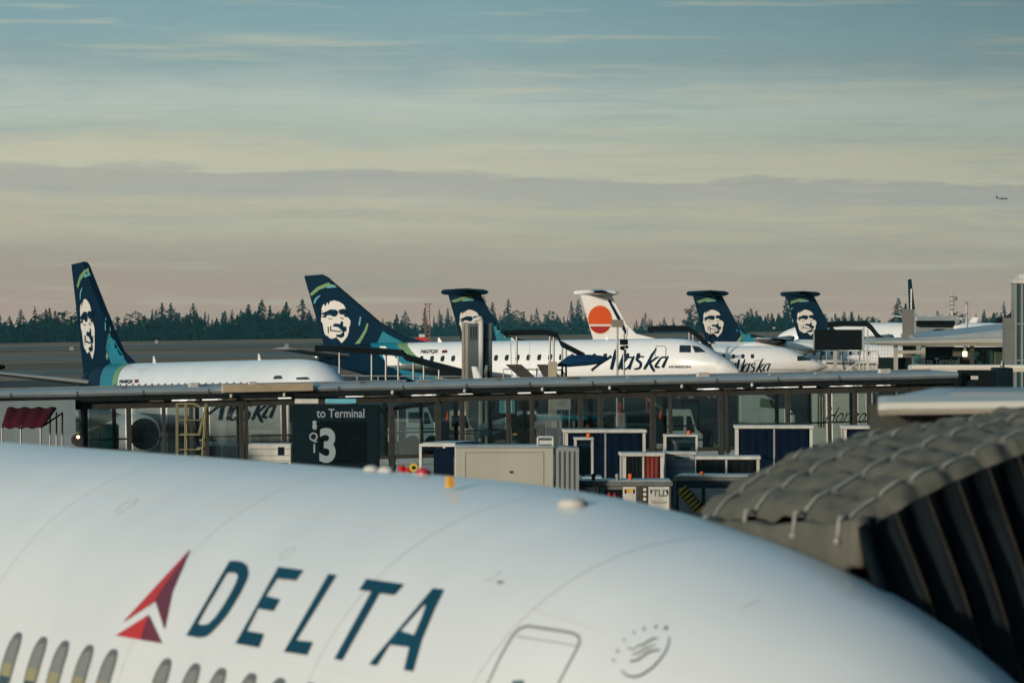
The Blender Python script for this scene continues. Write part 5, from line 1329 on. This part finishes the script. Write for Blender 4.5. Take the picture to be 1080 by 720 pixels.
# far small things: lattice tower, red white vehicle, huts
s = sc(1000); la = thing('lattice_tower', 'thin red and white lattice tower in front of the far trees', 'tower', ((451-CX)/s, 1000, 0), 0)
b = MB(); z1 = H-(321-HY)/s
for sx in (-.5,.5):
    for sy in (-.5,.5): b.tube((sx,sy,0),(sx*.6,sy*.6,z1),.06,n=5)
for k in range(9):
    z_ = k*z1/9; b.tube((-.5,-.5,z_),(.5,-.5,z_+z1/9),.05,n=4); b.tube((.5,-.5,z_),(-.5,-.5,z_+z1/9),.05,n=4)
b.box(-.7,.7,-.7,.7,z1,z1+.15); b.build('lattice', mat('faded red steel', (.25,.12,.10), .7), la)
s = sc(1030); fv = thing('airfield_vehicle', 'small red and white vehicle on the far edge of the airfield', 'vehicle', ((439-CX)/s, 1030, 0), 0)
b = MB(); b.box(0,2.2,0,1.6,.4,1.2,.1); b.build('body', redp, fv)
b = MB(); b.box(.5,1.7,.1,1.5,1.2,1.8,.1); b.box(-.7,-.02,0,1.2,.4,1.0,.1); b.build('cab', panelw, fv)
for x in (.4,1.7): b = MB(); b.tube((x,-.05,.3),(x,1.65,.3),.3,n=10); b.build('wheel', rubber, fv)
for lab, px_, Y_ in (('small white airfield hut left of the first tail fin', 73, 880), ('tiny pale hut right of the lattice tower', 300, 940), ('small pale hut under the far trees at centre left', 163, 1040)):
    s = sc(Y_); hu = thing('airfield_hut', lab, 'hut', ((px_-CX)/s, Y_, 0), 0, 'small huts on the airfield')
    b = MB(); b.box(0,.7,0,.8,0,.55); b.build('walls', greypan, hu)
    b = MB(); b.prism([(-.1,.55),(.35,.8),(.8,.55)], 1.0, 'y', -.1); b.build('roof', gpuM, hu)
# antenna tip left edge
at = thing('roof_fixture', 'dark pointed fixture cut by the left edge above the side canopy', 'fixture', (W(-4,0,190).x, 190, 0))
b = MB(); b.tube((0,0,0),(0,0,H-(388-HY)/sc(190)),.08); b.ball((.05,0,H-(387-HY)/sc(190)),.2,1.3,1,.5); b.build('fixture_head', black, at, True)
# ------------------------------------------------------------------ HAZE
b = MB(); b.box(-3050, 3050, -90, 6550, -64, 72)
hz = b.build('haze', bpy.data.materials.new('haze air')); tag(hz, 'thin blue grey evening haze over the airfield', 'haze', kind='stuff')
m = hz.data.materials[0]; m.use_nodes = True; nt = m.node_tree
for n in list(nt.nodes): nt.nodes.remove(n)
o_ = nt.nodes.new('ShaderNodeOutputMaterial'); v_ = nt.nodes.new('ShaderNodeVolumePrincipled')
v_.inputs['Color'].default_value = (.20,.70,.85,1); v_.inputs['Density'].default_value = .000065; v_.inputs['Anisotropy'].default_value = 0
nt.links.new(v_.outputs[0], o_.inputs['Volume'])
# ------------------------------------------------------------------ SKY, SUN
SUN_EL = math.radians(9); SUN_DIR = Vector((-.62, -.78, 0)).normalized()
SUN_AZ = math.atan2(SUN_DIR.x, SUN_DIR.y)          # clockwise from +Y
wd = bpy.data.worlds.new('World'); S.world = wd; wd.use_nodes = True; nt = wd.node_tree; N = nt.nodes; L = nt.links
bg = N['Background']; bg.inputs['Strength'].default_value = .1
sky = N.new('ShaderNodeTexSky'); sky.sky_type = 'NISHITA'; sky.sun_disc = False; sky.sun_elevation = SUN_EL; sky.sun_rotation = SUN_AZ; sky.dust_density = 2.0; sky.ozone_density = 2.0
tc = N.new('ShaderNodeTexCoord'); sep = N.new('ShaderNodeSeparateXYZ'); L.new(tc.outputs['Generated'], sep.inputs[0])
def math_(op, a, b_=None, c=None):
    n = N.new('ShaderNodeMath'); n.operation = op
    for i, v in enumerate((a, b_, c)):
        if v is None: continue
        if isinstance(v, (int, float)): n.inputs[i].default_value = v
        else: L.new(v, n.inputs[i])
    return n.outputs[0]
X, Yd, Z = sep.outputs
# stratus bands: warp elevation with long streaks
def streak(sx, sz, detail, off):
    cb = N.new('ShaderNodeCombineXYZ'); L.new(math_('MULTIPLY', X, sx), cb.inputs[0]); L.new(math_('MULTIPLY', Yd, sx*.3), cb.inputs[1]); L.new(math_('MULTIPLY_ADD', Z, sz, off), cb.inputs[2])
    n = N.new('ShaderNodeTexNoise'); n.inputs['Scale'].default_value = 1; n.inputs['Detail'].default_value = detail; n.inputs['Roughness'].default_value = .55
    L.new(cb.outputs[0], n.inputs['Vector']); return n.outputs[0]
n1 = streak(16, 110, 5, 0); n2 = streak(26, 520, 6, 7); n3 = streak(60, 900, 5, 13)
zw = math_('ADD', Z, math_('MULTIPLY', math_('SUBTRACT', n1, .5), .006))
n4 = streak(45, 230, 6, 21)
zw = math_('ADD', zw, math_('MULTIPLY', math_('SUBTRACT', n3, .5), .0032))
zw = math_('ADD', zw, math_('MULTIPLY', math_('SUBTRACT', n4, .5), .0075))
zw = math_('ADD', zw, math_('MULTIPLY', X, .012))
mr = N.new('ShaderNodeMapRange'); mr.inputs[1].default_value = -.004; mr.inputs[2].default_value = .060; L.new(zw, mr.inputs[0])
rp = N.new('ShaderNodeValToRGB'); L.new(mr.outputs[0], rp.inputs[0]); cr = rp.color_ramp
def lin(c): return tuple(((v/255)/12.92 if v/255 <= .04045 else ((v/255+.055)/1.055)**2.4) for v in c)+(1,)
CT = [(-.004,(1.22,1.03,.95)),(.0027,(1.20,1.03,.95)),(.0087,(1.25,1.05,.98)),(.0145,(1.08,1.03,1)),(.0203,(1.24,1.23,1.19)),(.026,(1,1,1)),(.031,(.96,.94,.95)),(.0345,(1.07,1.01,1.03)),(.041,(.9,.88,.88)),(.0517,(.93,.97,.99)),(.06,(.93,.97,.99))]
def CORR(p):
    for (a, ka), (b_, kb) in zip(CT, CT[1:]):
        if p <= b_ or b_ == CT[-1][0]:
            t = max(0, min(1, (p-a)/(b_-a))); return tuple(x+(y-x)*t for x, y in zip(ka, kb))
stops = [(-.004,(162,146,131)),(.003,(158,146,132)),(.008,(156,152,137)),(.0125,(170,167,146)),(.0145,(165,163,146)),(.0165,(170,166,144)),(.019,(154,152,143)),(.0225,(153,151,143)),(.0232,(172,170,150)),
         (.0265,(180,177,154)),(.0300,(166,174,160)),(.035,(164,178,167)),(.037,(160,175,167)),(.0435,(137,160,160)),(.047,(132,158,160)),(.056,(118,148,154)),(.060,(112,144,152))]
while len(cr.elements) < len(stops): cr.elements.new(.5)
for e, (p, c) in zip(cr.elements, stops):
    e.position = (p+.004)/.064; k = CORR(p); e.color = tuple(a*b_ for a, b_ in zip(lin(c)[:3], k))+(1,)
# thin bright wisps
ws = N.new('ShaderNodeMapRange'); ws.inputs[1].default_value = .56; ws.inputs[2].default_value = .74; ws.inputs[3].default_value = 0; ws.inputs[4].default_value = .55; L.new(n2, ws.inputs[0])
mx1 = N.new('ShaderNodeMix'); mx1.data_type = 'RGBA'; L.new(ws.outputs[0], mx1.inputs['Factor']); L.new(rp.outputs[0], mx1.inputs[6]); mx1.inputs[7].default_value = lin((186,182,158))
ds = N.new('ShaderNodeMapRange'); ds.inputs[1].default_value = .44; ds.inputs[2].default_value = .28; ds.inputs[3].default_value = 0; ds.inputs[4].default_value = .30; L.new(n2, ds.inputs[0])
mx2 = N.new('ShaderNodeMix'); mx2.data_type = 'RGBA'; L.new(ds.outputs[0], mx2.inputs['Factor']); L.new(mx1.outputs[2], mx2.inputs[6]); mx2.inputs[7].default_value = lin((132,148,146))
fac = None
for px_, py_, a_, b_, w_ in ((285,42,75,6,.42),(825,104,55,6,.4),(110,165,190,13,.45),(560,163,260,12,.3),(1030,100,90,6,.35),(330,238,330,6,.35)):
    du = math_('DIVIDE', math_('SUBTRACT', X, (px_-CX)/F), a_/F); dv_ = math_('DIVIDE', math_('SUBTRACT', math_('ADD', Z, math_('MULTIPLY', math_('SUBTRACT', n3, .5), .0016)), (HY-py_)/F), b_/F)
    e = math_('MULTIPLY', math_('EXPONENT', math_('MULTIPLY', math_('ADD', math_('MULTIPLY', du, du), math_('MULTIPLY', dv_, dv_)), -1.0)), w_)
    fac = e if fac is None else math_('ADD', fac, e)
fac = math_('MULTIPLY', fac, math_('MULTIPLY', math_('GREATER_THAN', Yd, 0), math_('MULTIPLY_ADD', n2, 1.2, .4)))
mx3 = N.new('ShaderNodeMix'); mx3.data_type = 'RGBA'; L.new(math_('MINIMUM', fac, 1), mx3.inputs['Factor']); L.new(mx2.outputs[2], mx3.inputs[6]); mx3.inputs[7].default_value = lin((188,184,160)); mx2 = mx3
n5 = streak(110, 1500, 7, 31)
mx4 = N.new('ShaderNodeVectorMath'); mx4.operation = 'SCALE'; L.new(mx2.outputs[2], mx4.inputs[0]); L.new(math_('MULTIPLY_ADD', math_('SUBTRACT', n5, .5), .12, 1.0), mx4.inputs['Scale'])
# right side a little darker
dk = math_('SUBTRACT', 1.0, math_('MULTIPLY', math_('MAXIMUM', math_('ADD', X, .01), 0), math_('MULTIPLY', Z, 62)))
# glow toward the sun, then scale so that strength .1 gives photo radiance
dot = N.new('ShaderNodeVectorMath'); dot.operation = 'DOT_PRODUCT'; L.new(tc.outputs['Generated'], dot.inputs[0]); dot.inputs[1].default_value = (SUN_DIR.x, SUN_DIR.y, .12)
gl = math_('MULTIPLY', math_('POWER', math_('MAXIMUM', dot.outputs['Value'], 0), 3), 1.3)
sc1 = N.new('ShaderNodeVectorMath'); sc1.operation = 'SCALE'; L.new(mx4.outputs[0], sc1.inputs[0]); L.new(math_('MULTIPLY', math_('MULTIPLY', dk, 10.0), math_('ADD', 1.0, gl)), sc1.inputs['Scale'])
tint = N.new('ShaderNodeMix'); tint.data_type = 'RGBA'; L.new(math_('MINIMUM', math_('MULTIPLY', gl, .7), 1), tint.inputs['Factor']); L.new(sc1.outputs[0], tint.inputs[6])
wm = N.new('ShaderNodeVectorMath'); wm.operation = 'MULTIPLY'; L.new(sc1.outputs[0], wm.inputs[0]); wm.inputs[1].default_value = (1.25,1.0,.72); L.new(wm.outputs[0], tint.inputs[7])
fz = N.new('ShaderNodeMapRange'); fz.inputs[1].default_value = .06; fz.inputs[2].default_value = .35; fz.inputs[3].default_value = 0; fz.inputs[4].default_value = 1; L.new(Z, fz.inputs[0])
# upper sky: nishita veiled by high cloud
up = N.new('ShaderNodeMix'); up.data_type = 'RGBA'; up.inputs['Factor'].default_value = .6; L.new(sky.outputs[0], up.inputs[6]); up.inputs[7].default_value = (1.5,3.1,3.8,1)
fin = N.new('ShaderNodeMix'); fin.data_type = 'RGBA'; L.new(fz.outputs[0], fin.inputs['Factor']); L.new(tint.outputs[2], fin.inputs[6]); L.new(up.outputs[2], fin.inputs[7])
L.new(fin.outputs[2], bg.inputs['Color'])
sn = bpy.data.lights.new('sun', 'SUN'); sn.energy = 2.65; sn.angle = math.radians(3); sn.color = (1, .86, .69)
so = bpy.data.objects.new('sun', sn); C.objects.link(so)
sd = Vector((SUN_DIR.x*math.cos(SUN_EL), SUN_DIR.y*math.cos(SUN_EL), math.sin(SUN_EL)))
so.rotation_euler = sd.to_track_quat('Z', 'Y').to_euler(); so.location = (0, -20, 60)
# ------------------------------------------------------------------ CAMERA
cam = bpy.data.cameras.new('camera'); co = bpy.data.objects.new('camera', cam); C.objects.link(co); S.camera = co
cam.sensor_width = 36; cam.lens = 36*F/1080; cam.clip_end = 30000; cam.clip_start = .5
co.location = (0, 0, H); co.rotation_euler = (math.radians(90)-math.atan((360-HY)/F), 0, 0)
cam.dof.use_dof = True; cam.dof.focus_distance = 300; cam.dof.aperture_fstop = 6.5
S.view_settings.view_transform = 'Standard'; S.view_settings.look = 'None'; S.view_settings.exposure = .3; S.view_settings.gamma = 1
S.cycles.volume_bounces = 0; S.cycles.max_bounces = 6; S.cycles.transparent_max_bounces = 12
